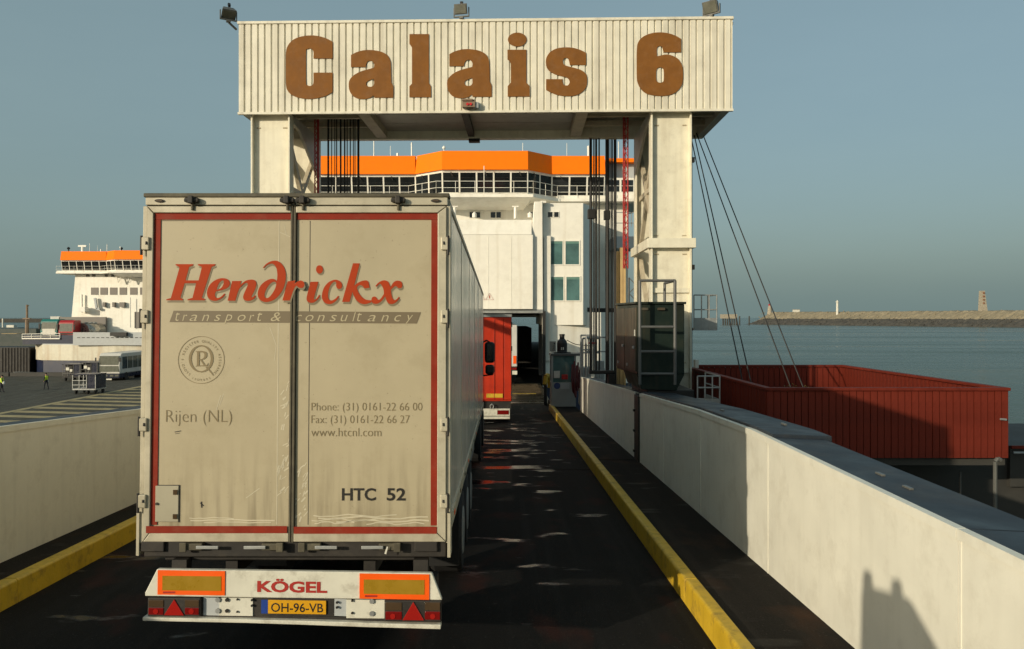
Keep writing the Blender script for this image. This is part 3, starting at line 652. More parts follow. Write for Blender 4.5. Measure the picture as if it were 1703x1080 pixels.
# floodlights and lamps on the gantry
def floodlight(u, v, z, yaw, tilt, label, w=0.34, h=0.26, arm=None):
    p = GM @ Vector((u, v, z))
    t = thing('floodlight', label, 'lamp', p, 'floodlights on the gantry')
    setm(Matrix.Translation(p) @ Matrix.Rotation(yaw, 4, 'Z'))
    b = MB(); b.box(-0.05, 0.05, -0.05, 0.05, 0, 0.05); b.bar((-w / 2 - 0.02, 0, 0.06), (-w / 2 - 0.02, 0, 0.28), 0.02, 0.05); b.bar((w / 2 + 0.02, 0, 0.06), (w / 2 + 0.02, 0, 0.28), 0.02, 0.05); b.box(-w / 2 - 0.03, w / 2 + 0.03, -0.025, 0.025, 0.045, 0.07)
    if arm: b.bar((0, 0, 0), arm, 0.04, 0.04)
    b.build('bracket', 'lampbody', t)
    setm(Matrix.Translation(p) @ Matrix.Rotation(yaw, 4, 'Z') @ Matrix.Translation((0, 0, 0.24)) @ Matrix.Rotation(tilt, 4, 'X'))
    b = MB(); b.hexa([(-w / 2, -0.09, -h / 2), (w / 2, -0.09, -h / 2), (w / 2 * .7, 0.12, -h / 2 * .6), (-w / 2 * .7, 0.12, -h / 2 * .6)], [(-w / 2, -0.09, h / 2), (w / 2, -0.09, h / 2), (w / 2 * .7, 0.12, h / 2 * .6), (-w / 2 * .7, 0.12, h / 2 * .6)])
    b.build('housing', 'lampbody', t, bevel=0.012)
    b = MB(); b.box(-w / 2 + 0.03, w / 2 - 0.03, -0.105, -0.092, -h / 2 + 0.03, h / 2 - 0.03); b.build('lamp_glass', 'lampglass', t)
    b = MB(); b.box(-0.03, 0.03, 0.02, 0.12, h / 2, h / 2 + 0.06); b.build('cable_box', 'black', t)
    setm(); return t
floodlight(-0.55, -0.02, ZT + 0.07, R(-12), R(16), 'grey floodlight on the roof edge above the middle of the Calais 6 sign')
floodlight(5.68, 0.0, ZT + 0.07, R(-40), R(22), 'grey floodlight on the right end of the gantry roof, its glass facing left', 0.4, 0.32)
floodlight(-6.42, -0.1, ZT + 0.02, R(30), R(50), 'floodlight leaning out past the top left corner of the gantry', 0.36, 0.28, arm=(0.22, 0.1, -0.12))
floodlight(6.25, 0.6, ZT - 0.14, R(80), R(40), 'small dark lamp sticking out of the top right corner of the gantry', 0.2, 0.14, arm=(0.0, 0.12, 0.0))
u, z = gpx(780, 174, -0.1)
sl = thing('signal_lamp', 'small brown signal box with red lenses on the lower edge of the Calais 6 sign', 'lamp', GM @ Vector((u, 0, z)))
setm(GM); 
b = MB(); b.box(u - 0.16, u + 0.16, -0.2, -0.02, z - 0.09, z + 0.10); b.box(u - 0.17, u + 0.1, -0.24, -0.2, z + 0.06, z + 0.11); b.build('lamp_case', 'mastbrown', sl, bevel=0.008)
b = MB(); b.box(u + 0.1, u + 0.24, -0.16, -0.03, z - 0.1, z + 0.04); b.build('side_box', 'galv', sl, bevel=0.006)
for du in (-0.03, 0.05):
    b = MB(); b.tube((u + du, -0.225, z - 0.02), (u + du, -0.2, z - 0.02), 0.034, 12); b.build('red_lens', 'redlens', sl)
u, z = gpx(789, 233, DP - 0.1)
sl = thing('signal_lamp', 'small dark box lamp hung under the rear beam of the gantry', 'lamp', GM @ Vector((u, DP - 0.1, z)))
b = MB(); b.box(u - 0.16, u + 0.16, DP - 0.25, DP - 0.02, z - 0.08, z + 0.06); b.build('lamp_case', 'black', sl, bevel=0.01)
b = MB(); b.bar((u, DP - 0.13, z + 0.05), (u, DP - 0.13, ZB + 0.02), 0.03, 0.03); b.build('hanger', 'black', sl)
setm()

# ------------------------------------------------------------------ hoist ropes
def rope_bundle(label, specs, D, ztop_, zbot, clamps=()):
    x0 = AX(sum(s[0] for s in specs) / len(specs), D)
    t = thing('rope_bundle', label, 'cable', (x0, D, zbot), 'hoist ropes under the gantry')
    for i, (px, w) in enumerate(specs):
        x = AX(px, D); y = D + 0.05 * ((i * 7) % 3)
        b = MB(); b.tube((x, y, zbot), (x + 0.002 * (i % 3 - 1), y, ztop_), w * D / FPX / 2, 6); b.build('rope', 'rope', t)
    for (pa, pb, py) in clamps:
        b = MB(); z = AZ(py, D); b.box(AX(pa, D), AX(pb, D), D - 0.08, D + 0.18, z - 0.13, z + 0.13); b.build('rope_clamp', 'black', t)
    return t
rope_bundle('fan of thin black hoist ropes left of centre in front of the orange bridge', [(546, 3.4), (551, 1.6), (555.5, 1.6), (560, 2), (566, 3.2), (572, 2.6), (577.5, 1.8), (582, 2), (586.5, 1.6), (590.5, 1.6), (595.5, 4)], 22.4, 9.5, -0.8)
rope_bundle('left one of two thick black rope pairs beside the right gantry leg', [(982.5, 4.5), (988, 2.2), (992, 3.5), (996.5, 2.5)], 23.7, 8.6, 1.42, [(978, 990, 356)])
rope_bundle('right one of two thick black rope pairs beside the right gantry leg', [(1010, 6.5), (1015, 1.5), (1018.5, 3.0), (1023, 5.0)], 23.9, 8.6, 0.98, [(1005, 1014, 358)])
an = MB(); an.box(AX(980, 23.7), 3.3, 23.6, 23.85, 1.36, 1.46); an.box(3.1, 3.3, 23.6, 23.85, 0.9, 1.36)
tag(an.build('rope_anchor', 'black', bevel=0.02), 'black bracket on the far barrier holding the lower ends of the left rope pair', 'bracket')
def lattice(px, D, py0, py1, w, label):
    x = AX(px, D); z0, z1 = AZ(py1, D), AZ(py0, D)
    t = thing('lattice_mast', label, 'mast', (x, D, z0), 'red lattice masts')
    cs = [(x - w / 2, D - w / 2), (x + w / 2, D - w / 2), (x, D + w / 2)]
    for c in cs:
        b = MB(); b.tube((*c, z0), (*c, z1), 0.018, 5); b.build('mast_tube', 'redmast', t)
    b = MB(); n = int((z1 - z0) / 0.16)
    for i in range(n):
        za, zb_ = z0 + (z1 - z0) * i / n, z0 + (z1 - z0) * (i + 1) / n
        for k in range(3):
            a, c = cs[k], cs[(k + 1) % 3]
            if i % 2: a, c = c, a
            b.tube((*a, za), (*c, zb_), 0.009, 4)
    b.build('mast_lacing', 'redmast', t)
lattice(527.5, 22.0, 188, 420, 0.10, 'red lattice mast hanging inside the left gantry leg')
lattice(1040, 22.0, 190, 447, 0.12, 'red lattice mast hanging inside the right gantry leg')
# stays running down into the red enclosure
for i, (xa, ya, xb, yb, lab) in enumerate(((1153, 246, 1238, 650, 'first thin dark stay from the gantry leg, steepest of the four'), (1157, 236, 1252, 650, 'second thin dark stay, just right of the steepest one'),
                                      (1162, 232, 1317, 650, 'third thin dark stay, left one of the wider pair'), (1172, 232, 1338, 650, 'outermost thin dark stay, ending farthest right'))):
    p = at(xa, ya, 23.4); q = at(xb, yb, 19.6); p = p + (p - q) * 0.03
    b = MB(); b.tube(q, p, 0.016, 5); tag(b.build('stay_cable', 'rope'), lab, 'cable', 'stays from the right end of the gantry')
# ================================================================== the trailer ahead
LD = 6.8
LM = Matrix.Translation((0, LD, 2.5)) @ Matrix.Rotation(R(-1.72), 4, 'X') @ Matrix.Translation((0, -LD, -2.5))
def lx(px): return (px - VX) / 200.0
def lz(py): return CZ - (py - VY) / 200.0
lorry = thing('articulated_lorry', 'grimy cream box trailer with red lettering and a white bumper, nearest in the lane', 'lorry', (-1.7, 6.8, 0))
setm(LM)
def pbox(x0, x1, y0, y1, a, b_, name=None, m=None, parent=None, **k):
    """box given by photo pixels on the rear face: x0..x1, top y0, bottom y1, depths a..b"""
    b = MB(); b.box(lx(x0), lx(x1), a, b_, lz(y1), lz(y0))
    return b.build(name, m, parent, **k) if name else b
XL, XR = lx(236), lx(745)
# box body: side walls, roof, floor
body_r = MB().add([], [])
b = MB(); b.box(XR - 0.04, XR, LD + 0.12, LD + 13.55, lz(880), lz(332)); sw = b.build('side_wall', 'side', lorry, bevel=0.01)
b = MB(); b.box(XL, XL + 0.04, LD + 0.12, LD + 13.55, lz(880), lz(332)); b.build('side_wall', 'side', lorry, bevel=0.01)
b = MB(); b.box(XL - 0.005, XR + 0.005, LD + 0.1, LD + 13.55, lz(332), lz(323)); b.build('roof', 'alu', lorry, bevel=0.02)
b = MB(); b.box(XR - 0.02, XR + 0.012, LD + 0.1, LD + 13.55, lz(340), lz(329)); b.build('roof_rail', 'alu', lorry, bevel=0.006)
b = MB(); b.box(XL, XR, LD + 0.1, LD + 13.5, lz(902), lz(880)); b.build('floor_frame', 'chassis', lorry)
b = MB(); b.box(XR - 0.02, XR + 0.014, LD + 0.1, LD + 13.55, lz(893), lz(868)); b.build('bottom_rail', 'alu', lorry, bevel=0.006)
b = MB(); b.box(XL + 0.04, XR - 0.04, LD + 13.45, LD + 13.55, lz(880), lz(332)); b.build('front_wall', 'side', lorry)
for i in range(1, 6):
    y = LD + i * 2.25
    b = MB(); b.box(XR, XR + 0.004, y, y + 0.03, lz(868), lz(341)); b.build('side_joint', 'alu', lorry)
for i in range(12):
    y = LD + 0.7 + i * 1.08
    b = MB(); b.box(XR + 0.014, XR + 0.02, y, y + 0.11, lz(884), lz(877)); b.build('side_marker', 'lampgrey' if i % 3 else 'reflorange', lorry)
# rear frame
b = MB(); b.box(lx(235), lx(747), LD - 0.01, LD + 0.13, lz(327), lz(320)); b.build('roof_edge', 'gasket', lorry, bevel=0.008)
pbox(238, 744, 327, 340, LD + 0.0, LD + 0.12, 'header_rail', 'alu', lorry, bevel=0.006)
pbox(238, 744, 340, 343, LD + 0.03, LD + 0.1, 'header_seal', 'chassis', lorry)
pbox(233, 241, 341, 902, LD + 0.015, LD + 0.14, 'corner_post', 'alu', lorry, bevel=0.006)
pbox(742, 749, 341, 902, LD + 0.015, LD + 0.14, 'corner_post', 'alu', lorry, bevel=0.006)
pbox(230, 234.5, 850, 922, LD + 0.0, LD + 0.2, 'mudflap_bracket', 'alu', lorry)
pbox(744.5, 749.5, 850, 925, LD + 0.0, LD + 0.2, 'mudflap_bracket', 'alu', lorry)
for px in (318, 477, 503, 662):
    b = MB(); y = 333
    b.box(lx(px - 11), lx(px + 11), LD - 0.05, LD, lz(y + 3.5), lz(y - 4)); b.box(lx(px - 4), lx(px + 4), LD - 0.075, LD, lz(y + 6), lz(y - 6.5)); b.tube((lx(px - 12), LD - 0.035, lz(y)), (lx(px + 12), LD - 0.035, lz(y)), 0.018, 8)
    b.build('top_cam_lock', 'chassis', lorry, bevel=0.006)
    b = MB(); b.tube((lx(px), LD - 0.018, lz(340)), (lx(px), LD - 0.018, lz(349)), 0.012, 8); b.build('lock_bar_end', 'gasket', lorry)
for px in (262, 724):
    b = MB(); b.prism(ellipse(lx(px), lz(333), 0.04, 0.014, 14), LD - 0.012, LD + 0.01); ml = b.build('marker_lamp', 'chassis', lorry)
    b = MB(); b.box(lx(px) - 0.024, lx(px) + 0.024, LD - 0.016, LD - 0.0125, lz(334.2), lz(331.8)); b.build('lamp_lens', 'lampgrey', ml)
# the two doors: leaf > panel, mitred profile frame, red stripe, hinges
def door(x0, x1, left):
    leaf = pbox(x0 + 1, x1 - 1, 345, 897, LD + 0.02, LD + 0.06, 'rear_door', 'door', lorry)
    W = 16
    o = (x0, x1, 342, 899)
    def frame_side(pts, nm='door_profile', m='alu'):
        b = MB(); b.prism([(lx(x), lz(y)) for x, y in pts], LD - 0.008, LD + 0.02); return b.build(nm, m, leaf, bevel=0.005)
    a = (x0 + (W if left else 0.01)); c = (x1 - (0.01 if left else W))
    # mitred top and bottom, hinge side stile
    t, bt = 342, 899
    if left:
        frame_side([(x0, t), (x1, t), (x1, t + 11), (x0 + 10.5, t + 11)]); frame_side([(x0, bt), (x0 + 10.5, bt - 14), (x1, bt - 14), (x1, bt)])
        frame_side([(x0, t + 1.2), (x0 + 10, t + 12), (x0 + 10, bt - 15), (x0, bt - 1.2)])
    else:
        frame_side([(x0, t), (x1, t), (x1 - 15, t + 11), (x0, t + 11)]); frame_side([(x0, bt), (x0, bt - 14), (x1 - 15, bt - 14), (x1, bt)])
        frame_side([(x1, t + 1.2), (x1 - 14.5, t + 12), (x1 - 14.5, bt - 15), (x1, bt - 1.2)])
    return leaf
dl = door(242, 482, True); dr = door(490.5, 742, False)
def print_rect(x0, x1, y0, y1, m, parent, name, y=LD + 0.0165):
    return sheet([(lx(x0), y, lz(y1)), (lx(x1), y, lz(y1)), (lx(x1), y, lz(y0)), (lx(x0), y, lz(y0))], name, m, parent)
for (x0, x1, y0, y1, p) in ((253, 482, 353.5, 364, dl), (252.5, 263, 364.3, 872, dl), (247, 480, 873, 884.5, dl), (491, 727, 353.5, 364, dr), (716.5, 727, 364.3, 873, dr), (491, 727, 874, 885.5, dr)):
    b = MB(); b.box(lx(x0), lx(x1), LD - 0.0125, LD - 0.009, lz(y1), lz(y0)) if y0 in (873, 874) else b.box(lx(x0), lx(x1), LD + 0.012, LD + 0.0195, lz(y1), lz(y0)); b.build('red_stripe', 'redstripe', p)
def groove(x0, x1, y0, y1, p, m='gasket'):
    b = MB(); b.box(lx(x0), lx(x1), LD + 0.0185, LD + 0.022, lz(y1), lz(y0)); b.build('panel_seam', m, p)
groove(512.6, 513.6, 366, 872, dr, 'chassis'); groove(264, 481, 365.2, 366.2, dl); groove(460.5, 461.7, 366, 872, dl, 'scratch'); groove(716, 717, 365, 872, dr, 'paletext')
# rubber gaskets where the leaves meet
pbox(481.6, 485.2, 336, 900, LD - 0.004, LD + 0.05, 'door_gasket', 'gasket', dl, bevel=0.004)
pbox(486.4, 490.6, 336, 900, LD - 0.004, LD + 0.05, 'door_gasket', 'gasket', dr, bevel=0.004)
pbox(485, 486.6, 345, 900, LD + 0.03, LD + 0.05, 'door_gap', 'chassis', dl)
for py in (405, 527, 706, 832):
    for (px, p, s) in ((237, dl, 1), (742, dr, -1)):
        x0, x1 = (px - 4, px + 10) if s > 0 else (px - 9, px + 5)
        h = pbox(x0, x1, py - 11, py + 11, LD - 0.03, LD + 0.01, 'hinge', 'alu', p, bevel=0.008)
        b = MB(); xx = lx(px + 6 * s if s > 0 else px - 4); b.tube((xx, LD - 0.034, lz(py + 2)), (xx, LD - 0.03, lz(py - 3)), 0.008, 8); b.tube((lx(px - 3 * s), LD - 0.02, lz(py + 19)), (lx(px - 3 * s), LD - 0.02, lz(py - 13)), 0.012, 8); b.build('hinge_pin', 'chassis', p)
# document hatch low on the left leaf
ht = pbox(260, 298.5, 807.5, 867, LD + 0.008, LD + 0.02, 'document_hatch', mat('grey_cream_hatch', (0.36, 0.33, 0.24), 0.45, var=0.06), dl, bevel=0.004)
b = MB(); b.box(lx(298.5), lx(300), LD + 0.014, LD + 0.02, lz(868), lz(806.5)); b.box(lx(259), lx(299), LD + 0.014, LD + 0.02, lz(807.5), lz(806.3)); b.build('hatch_gap', 'chassis', dl)
for py in (818, 858): pbox(290, 297, py - 4, py + 4, LD + 0.0, LD + 0.01, 'hatch_hinge', 'lampgrey', dl)
b = MB(); b.tube((lx(263), LD - 0.004, lz(837)), (lx(263), LD + 0.01, lz(837)), 0.011, 10); b.build('hatch_lock', 'chassis', dl)
# scuffs, dents and bare scrapes
rnd = random.Random(11)
def scrape(pts, w, p, m='scratch', name='scrape'):
    b = MB()
    for (x0, y0), (x1, y1) in zip(pts, pts[1:]):
        dx, dy = x1 - x0, y1 - y0; l = math.hypot(dx, dy); nx, ny = -dy / l * w / 2, dx / l * w / 2
        y = LD + 0.0186
        b.poly([(lx(x0 + nx), y, lz(y0 + ny)), (lx(x1 + nx), y, lz(y1 + ny)), (lx(x1 - nx), y, lz(y1 - ny)), (lx(x0 - nx), y, lz(y0 - ny))])
    return b.build(name, m, p)
def wavy(x0, x1, y, amp, n, ph): return [(x0 + (x1 - x0) * i / n, y + amp * math.sin(ph + i * 0.9) + 0.5 * math.sin(i * 2.3)) for i in range(n + 1)]
for (xa, xb, y, w_, ph) in ((522, 660, 857, 1.6, 0), (530, 712, 860.5, 2.0, .5), (519, 640, 864, 1.4, .9), (560, 714, 866, 2.4, 1.3), (524, 590, 868.5, 1.8, 1.6), (610, 706, 870, 1.6, 2)): scrape(wavy(xa, xb, y, 1.7, 12, ph), w_, dr)
for (xa, xb, y, w_, ph) in ((316, 390, 861, 1.4, 0), (318, 458, 864.5, 1.8, 1), (340, 452, 868, 1.3, 2)): scrape(wavy(xa, xb, y, 0.7, 9, ph), w_, dl)
for (x, y, n) in ((476, 690, 9), (470, 800, 16), (503, 800, 16), (500, 850, 10), (476, 760, 10), (474, 660, 6)):
    for i in range(n):
        sx, sy = x + rnd.uniform(-9, 7 if x > 485 else 4), y + rnd.uniform(-26, 26); a = rnd.uniform(0.4, 1.4); l = rnd.uniform(3, 12)
        q = (min(sx + l * math.cos(a), 480.5) if x < 485 else max(492.5, sx + l * math.cos(a)), sy - l * math.sin(a))
        scrape([(min(sx, 480) if x < 485 else max(492.5, sx), sy), q], rnd.uniform(0.8, 2.8), dl if x < 485 else dr)
for pts, w in (([(359, 682), (366, 658)], 1.0), ([(364, 675), (371, 655)], 0.8), ([(410, 828), (432, 812)], 1.2), ([(469, 372), (474, 392)], 0.9), ([(462, 385), (480, 393)], 0.8), ([(447, 545), (458, 575), (455, 600)], 0.8)): scrape(pts, w, dl)
for pts, w in (([(290, 719), (301, 717)], 1.4), ([(291, 722), (299, 720.5)], 0.8), ([(336, 834), (336.6, 844)], 2.6), ([(334, 836), (340, 841)], 1.6)): scrape(pts, w, dl, 'blacktext', 'dent_mark')
# lettering across both doors
def hp1(lp, dx=0, dy=0): return [(p[0] / 8.11 + 270 + dx, p[1] / 8.11 + 425 + dy) for p in lp]
def hp2(lp, dx=0, dy=0): return [(p[0] / 7.404 + 470 + dx, p[1] / 7.404 + 425 + dy) for p in lp]
HH = C([150, 112], [390, 112], [390, 126], [335, 150], [287, 333], [465, 333], [508, 150], [452, 126], [455, 112], [690, 112], [690, 126], [640, 150], [512, 570], [557, 588], [555, 603], [318, 603], [318, 590], [385, 570], [432, 372], [276, 372], [220, 570], [258, 588], [256, 603], [30, 603], [30, 590], [92, 572], [203, 165], [200, 150], [150, 126])
HE = C([830, 518], (795, 562), (740, 598), (690, 610), (635, 600), (595, 565), (580, 510), (592, 440), (635, 372), (700, 325), (775, 303), (845, 312), (885, 350), (885, 400), (850, 438), (790, 462), [702, 482], (690, 520), (698, 560), (728, 572), (770, 555), [815, 512])
HEH = C([712, 462], (722, 415), (752, 360), (788, 332), (805, 342), (805, 375), (785, 420), (750, 450))
HN = C([920, 342], [1045, 340], [1028, 400], (1090, 345), (1150, 325), (1210, 325), (1245, 355), (1248, 400), (1225, 470), (1190, 540), (1188, 562), (1207, 560), [1235, 535], [1245, 548], (1200, 595), (1140, 612), (1090, 600), (1072, 570), (1080, 520), (1115, 440), (1133, 388), (1118, 368), (1085, 378), (1030, 430), (1000, 490), [965, 610], [862, 608])
HD = C([1335, 160], (1380, 110), (1440, 75), (1510, 65), (1570, 90), (1620, 150), (1645, 230), (1645, 330), (1620, 430), (1570, 520), (1500, 590), (1430, 620), (1360, 625), (1300, 595), (1270, 540), (1275, 470), (1310, 400), (1370, 345), (1440, 315), (1495, 317), [1525, 345], (1532, 300), (1532, 240), (1520, 170), (1490, 120), (1445, 105), (1390, 125), [1345, 168])
HDH = C((1518, 368), (1480, 352), (1430, 385), (1385, 450), (1362, 520), (1370, 565), (1410, 570), (1460, 520), (1505, 440))
HR = C([55, 318], [150, 308], [138, 352], (175, 322), (215, 308), (250, 322), (262, 360), (245, 395), (210, 400), (182, 388), (163, 372), (138, 405), (112, 470), [85, 555], [-8, 555])
HI = C([330, 322], [428, 320], (382, 490), (376, 538), (402, 533), [438, 482], [452, 492], (420, 540), (370, 578), (320, 580), (290, 560), (283, 520), (300, 440))
HC = C((722, 360), (715, 395), (690, 410), (660, 400), (647, 370), (650, 342), (638, 320), (610, 327), (575, 370), (555, 430), (548, 490), (560, 540), (595, 552), (640, 530), [672, 495], [685, 505], (650, 555), (600, 590), (550, 597), (505, 578), (475, 530), (475, 465), (500, 390), (550, 330), (610, 300), (665, 300), (705, 325))
HK = C([855, 92], [938, 92], [870, 372], (915, 335), (970, 310), (1025, 305), [1050, 325], [1062, 395], (1000, 402), (978, 375), (942, 362), (908, 388), (915, 430), (950, 490), (1010, 540), [1085, 552], [1080, 577], (1010, 598), (950, 588), (900, 550), (865, 490), [850, 445], [815, 570], [722, 570])
HX = C([1135, 370], (1180, 325), (1240, 303), (1290, 320), (1313, 365), [1318, 392], (1355, 332), (1400, 308), (1450, 318), (1468, 360), (1455, 395), (1420, 400), (1397, 380), (1372, 378), [1325, 420], (1332, 475), (1350, 530), (1375, 548), (1400, 535), [1425, 505], [1434, 520], (1395, 570), (1345, 597), (1300, 590), (1275, 560), [1255, 500], (1215, 555), (1165, 590), (1110, 590), (1085, 560), (1095, 515), (1130, 505), (1152, 525), (1170, 546), (1200, 530), [1240, 472], (1235, 420), (1215, 370), (1188, 346), [1145, 384])
HDOT = ellipse(440, 168, 43, 52)
def ltr(loops, m, name, parent, y):
    plate_letter(loops, lambda x, yy, d: (lx(x), y, lz(yy)), 0, name, m, parent)
for (lps, fn, p) in (([HH], hp1, dl), ([HE, HEH], hp1, dl), ([HN], hp1, dl), ([HD, HDH], hp1, dl), ([HR], hp2, dr), ([HI], hp2, dr), ([HC], hp2, dr), ([HK], hp2, dr), ([HX], hp2, dr)):
    sm = [so(l) for l in lps]
    y0 = LD - 0.0055 if lps[0] is HR else LD + 0.0155
    ltr([fn(s) for s in sm], 'redletter', 'red_letter', p, y0 - 0.0006)
    ltr([fn(s, 1.6, 3.6) for s in sm], 'shadowletter', 'drop_shadow_letter', p, y0 + (0.0002 if lps[0] is HR else 0.0014))
ltr([hp2(HDOT)], 'redletter', 'red_letter', dr, LD + 0.0149); ltr([hp2(HDOT, 1.6, 2.6)], 'shadowletter', 'drop_shadow_letter', dr, LD + 0.0169)
K3 = 540 / 1703
def b3(x, y): return (220 + x * K3, 310 + y * K3)
q = [b3(187, 712), b3(208, 652), b3(826, 655), b3(826, 716)]
sheet([(lx(x), LD + 0.0174, lz(y)) for x, y in q], 'slogan_band', 'band', dl)
q = [b3(852, 716), b3(852, 655), b3(1512, 660), b3(1490, 720)]
sheet([(lx(x), LD + 0.0174, lz(y)) for x, y in q], 'slogan_band', 'band', dr)
for ch, cx, w in (('t', 230, 22), ('r', 268, 26), ('a', 313, 40), ('n', 377, 38), ('s', 440, 36), ('p', 497, 42), ('o', 567, 42), ('r', 620, 28), ('t', 663, 26), ('&', 748, 54), ('c', 868, 36), ('o', 925, 42), ('n', 985, 40), ('s', 1050, 38), ('u', 1108, 38), ('l', 1160, 18), ('t', 1188, 24), ('a', 1252, 42), ('n', 1322, 40), ('c', 1390, 36), ('y', 1450, 42)):
    off = 3 * (cx - 190) / 1300
    top, bot = {'t': (660, 706), 'l': (658, 706), 'p': (672, 720), 'y': (672, 720), '&': (660, 706)}.get(ch, (673, 706))
    (xa, ya), (xb, yb) = b3(cx - w / 2, top + off), b3(cx + w / 2, bot + off)
    text(ch, lx(xa), lx(xb), lz(yb), lz(ya), LD + 0.0160, 'slogan_letter', 'paletext', dl if cx < 830 else dr, shear=0.3, bold=-0.008)
text('Rijen (NL)', lx(275.5), lx(385), lz(709), lz(682), LD + 0.0165, 'town_lettering', 'browntext', dl, bold=-0.018)
text('Phone: (31) 0161-22 66 00', lx(517.5), lx(702), lz(687.5), lz(670), LD + 0.0165, 'contact_lettering', 'browntext', dr, bold=-0.014)
text('Fax: (31) 0161-22 66 27', lx(517.5), lx(681), lz(708.5), lz(691), LD + 0.0165, 'contact_lettering', 'browntext', dr, bold=-0.014)
text('www.htcnl.com', lx(517.5), lx(634), lz(726), lz(712), LD + 0.0165, 'contact_lettering', 'browntext', dr, bold=-0.014)
text('HTC', lx(569), lx(625.5), lz(832.5), lz(811.5), LD + 0.0165, 'fleet_number', 'blacktext', dr, bold=0.022)
text('52', lx(643.5), lx(675), lz(832.5), lz(811.5), LD + 0.0165, 'fleet_number', 'blacktext', dr, bold=0.022)
# quality seal: ring, lettering round it, R inside Q
def ring(cx, cy, r0x, r0y, r1x, r1y, name):
    ltr([ellipse(cx, cy, r0x, r0y, 44), ellipse(cx, cy, r1x, r1y, 44)], 'browntext', name, dl, LD + 0.0165)
scx, scy = 333.0, 599.0
ring(scx, scy, 38.8, 39.6, 38.0, 38.8, 'seal_ring')
qcx, qcy = 332.8, 597.0
outer = ellipse(qcx, qcy, 20.6, 22.8, 44); inner = ellipse(qcx, qcy, 16.0, 20.6, 44)
ltr([outer, inner], 'browntext', 'seal_letter', dl, LD + 0.0165)
ltr([[(340, 611), (343, 610), (353, 622), (351.5, 623)]], 'browntext', 'seal_letter', dl, LD + 0.0162)
def zz(x, y, *c): return (280 + x * 110 / 1131, 545 + y * 105 / 1080)
RO = [zz(*p) for p in so(C([445, 405], [560, 400], (620, 415), (645, 455), (635, 510), (590, 545), [555, 552], [610, 632], [640, 640], [672, 600], [655, 662], [440, 665], [472, 650], [472, 420]))]
RH = [zz(*p) for p in so(C([515, 425], (560, 425), (595, 450), (595, 500), (565, 535), [515, 542]))]
RH2 = [zz(*p) for p in C([515, 560], [530, 560], [588, 648], [515, 648])]
ltr([RO, RH, RH2], 'browntext', 'seal_letter', dl, LD + 0.0160)
def arc_text(s, r, a0, a1, h, flip=False):
    n = len(s)
    for i, ch in enumerate(s):
        if ch == ' ': continue
        a = R(a0 + (a1 - a0) * i / (n - 1)); vs, fs = text_mesh(ch, h, bold=0.0)
        mx = (min(v.x for v in vs) + max(v.x for v in vs)) / 2
        ux, uy = (math.sin(a), -math.cos(a)); tx, ty = (math.cos(a), math.sin(a))
        if flip: ux, uy, tx, ty = -ux, -uy, -tx, -ty
        base = (scx + (r * math.sin(a)), scy - (r * math.cos(a)))
        b = MB(); b.add([(lx(base[0] + tx * (v.x - mx) + ux * v.y), LD + 0.0165, lz(base[1] + ty * (v.x - mx) + uy * v.y)) for v in vs], fs)
        b.build('seal_lettering', 'browntext', dl)
arc_text("LLOYD'S REGISTER QUALITY ASSURANCE", 29.5, -140, 142, 5.6)
arc_text('ISO9002', 35.0, 205, 155, 5.0, True)
# locking gear and sill under the doors
b = MB(); b.box(lx(240), lx(742), LD + 0.03, LD + 0.2, lz(926), lz(900)); b.box(lx(268), lx(700), LD + 0.12, LD + 0.3, lz(936), lz(920)); b.build('rear_sill', 'chassis', lorry, bevel=0.01)
for px in (238, 690):
    b = MB(); b.box(lx(px), lx(px + 38), LD + 0.0, LD + 0.06, lz(916), lz(899)); b.build('sill_bracket', 'chassis', lorry, bevel=0.008)
for i in range(6):
    b = MB(); x = lx(300 + i * 72); b.tube((x, LD + 0.115, lz(924)), (x, LD + 0.13, lz(924)), 0.012, 8); b.build('bolt', 'gasket', lorry)
for (x0, d) in ((307, 1), (473, -1), (502, 1), (666, -1)):
    b = MB()
    b.box(*sorted((lx(x0), lx(x0 + 34 * d))), LD - 0.03, LD + 0.03, lz(912), lz(901)); b.box(*sorted((lx(x0 - 2 * d), lx(x0 + 9 * d))), LD - 0.05, LD - 0.03, lz(914), lz(899))
    hb = b.build('lock_bracket', 'gasket', lorry, bevel=0.005)
    b = MB(); b.bar((lx(x0 + 26 * d), LD - 0.05, lz(906)), (lx(x0 + 62 * d), LD - 0.045, lz(906.5)), 0.016, 0.026); b.build('lock_handle', 'galv', hb, bevel=0.004)
b = MB(); b.poly([(lx(642), LD - 0.055, lz(916)), (lx(646), LD - 0.055, lz(904)), (lx(648), LD - 0.055, lz(905)), (lx(645), LD - 0.055, lz(917))]); b.build('paper_tag', 'signwhite', lorry)
# chassis, landing gear, wheels
for x in (lx(372), lx(608)):
    b = MB(); b.box(x - 0.05, x + 0.05, LD + 0.25, LD + 12.6, 0.8, 1.12); b.build('chassis_rail', 'chassis', lorry)
for i in range(10):
    y = LD + 0.6 + i * 1.25; b = MB(); b.box(XL + 0.1, XR - 0.1, y, y + 0.1, 1.0, 1.12); b.build('cross_member', 'chassis', lorry)
for y in (LD + 3.4, LD + 4.72, LD + 6.04):
    b = MB(); b.tube((XL + 0.2, y, 0.52), (XR - 0.2, y, 0.52), 0.07, 10); b.build('axle', 'chassis', lorry)
    for x in (XL + 0.22, XR - 0.22):
        b = MB(); b.wheel((x, y, 0.47), 0.5, 0.38); w = b.build('wheel', 'rubber', lorry)
        b = MB(); b.wheel((x + (0.17 if x > -1.7 else -0.17), y, 0.47), 0.29, 0.06); b.build('rim', 'galv', w)
b = MB(); b.box(XR - 0.16, XR - 0.12, LD + 7.0, LD + 10.4, 0.55, 1.0); b.build('side_guard', 'galv', lorry)
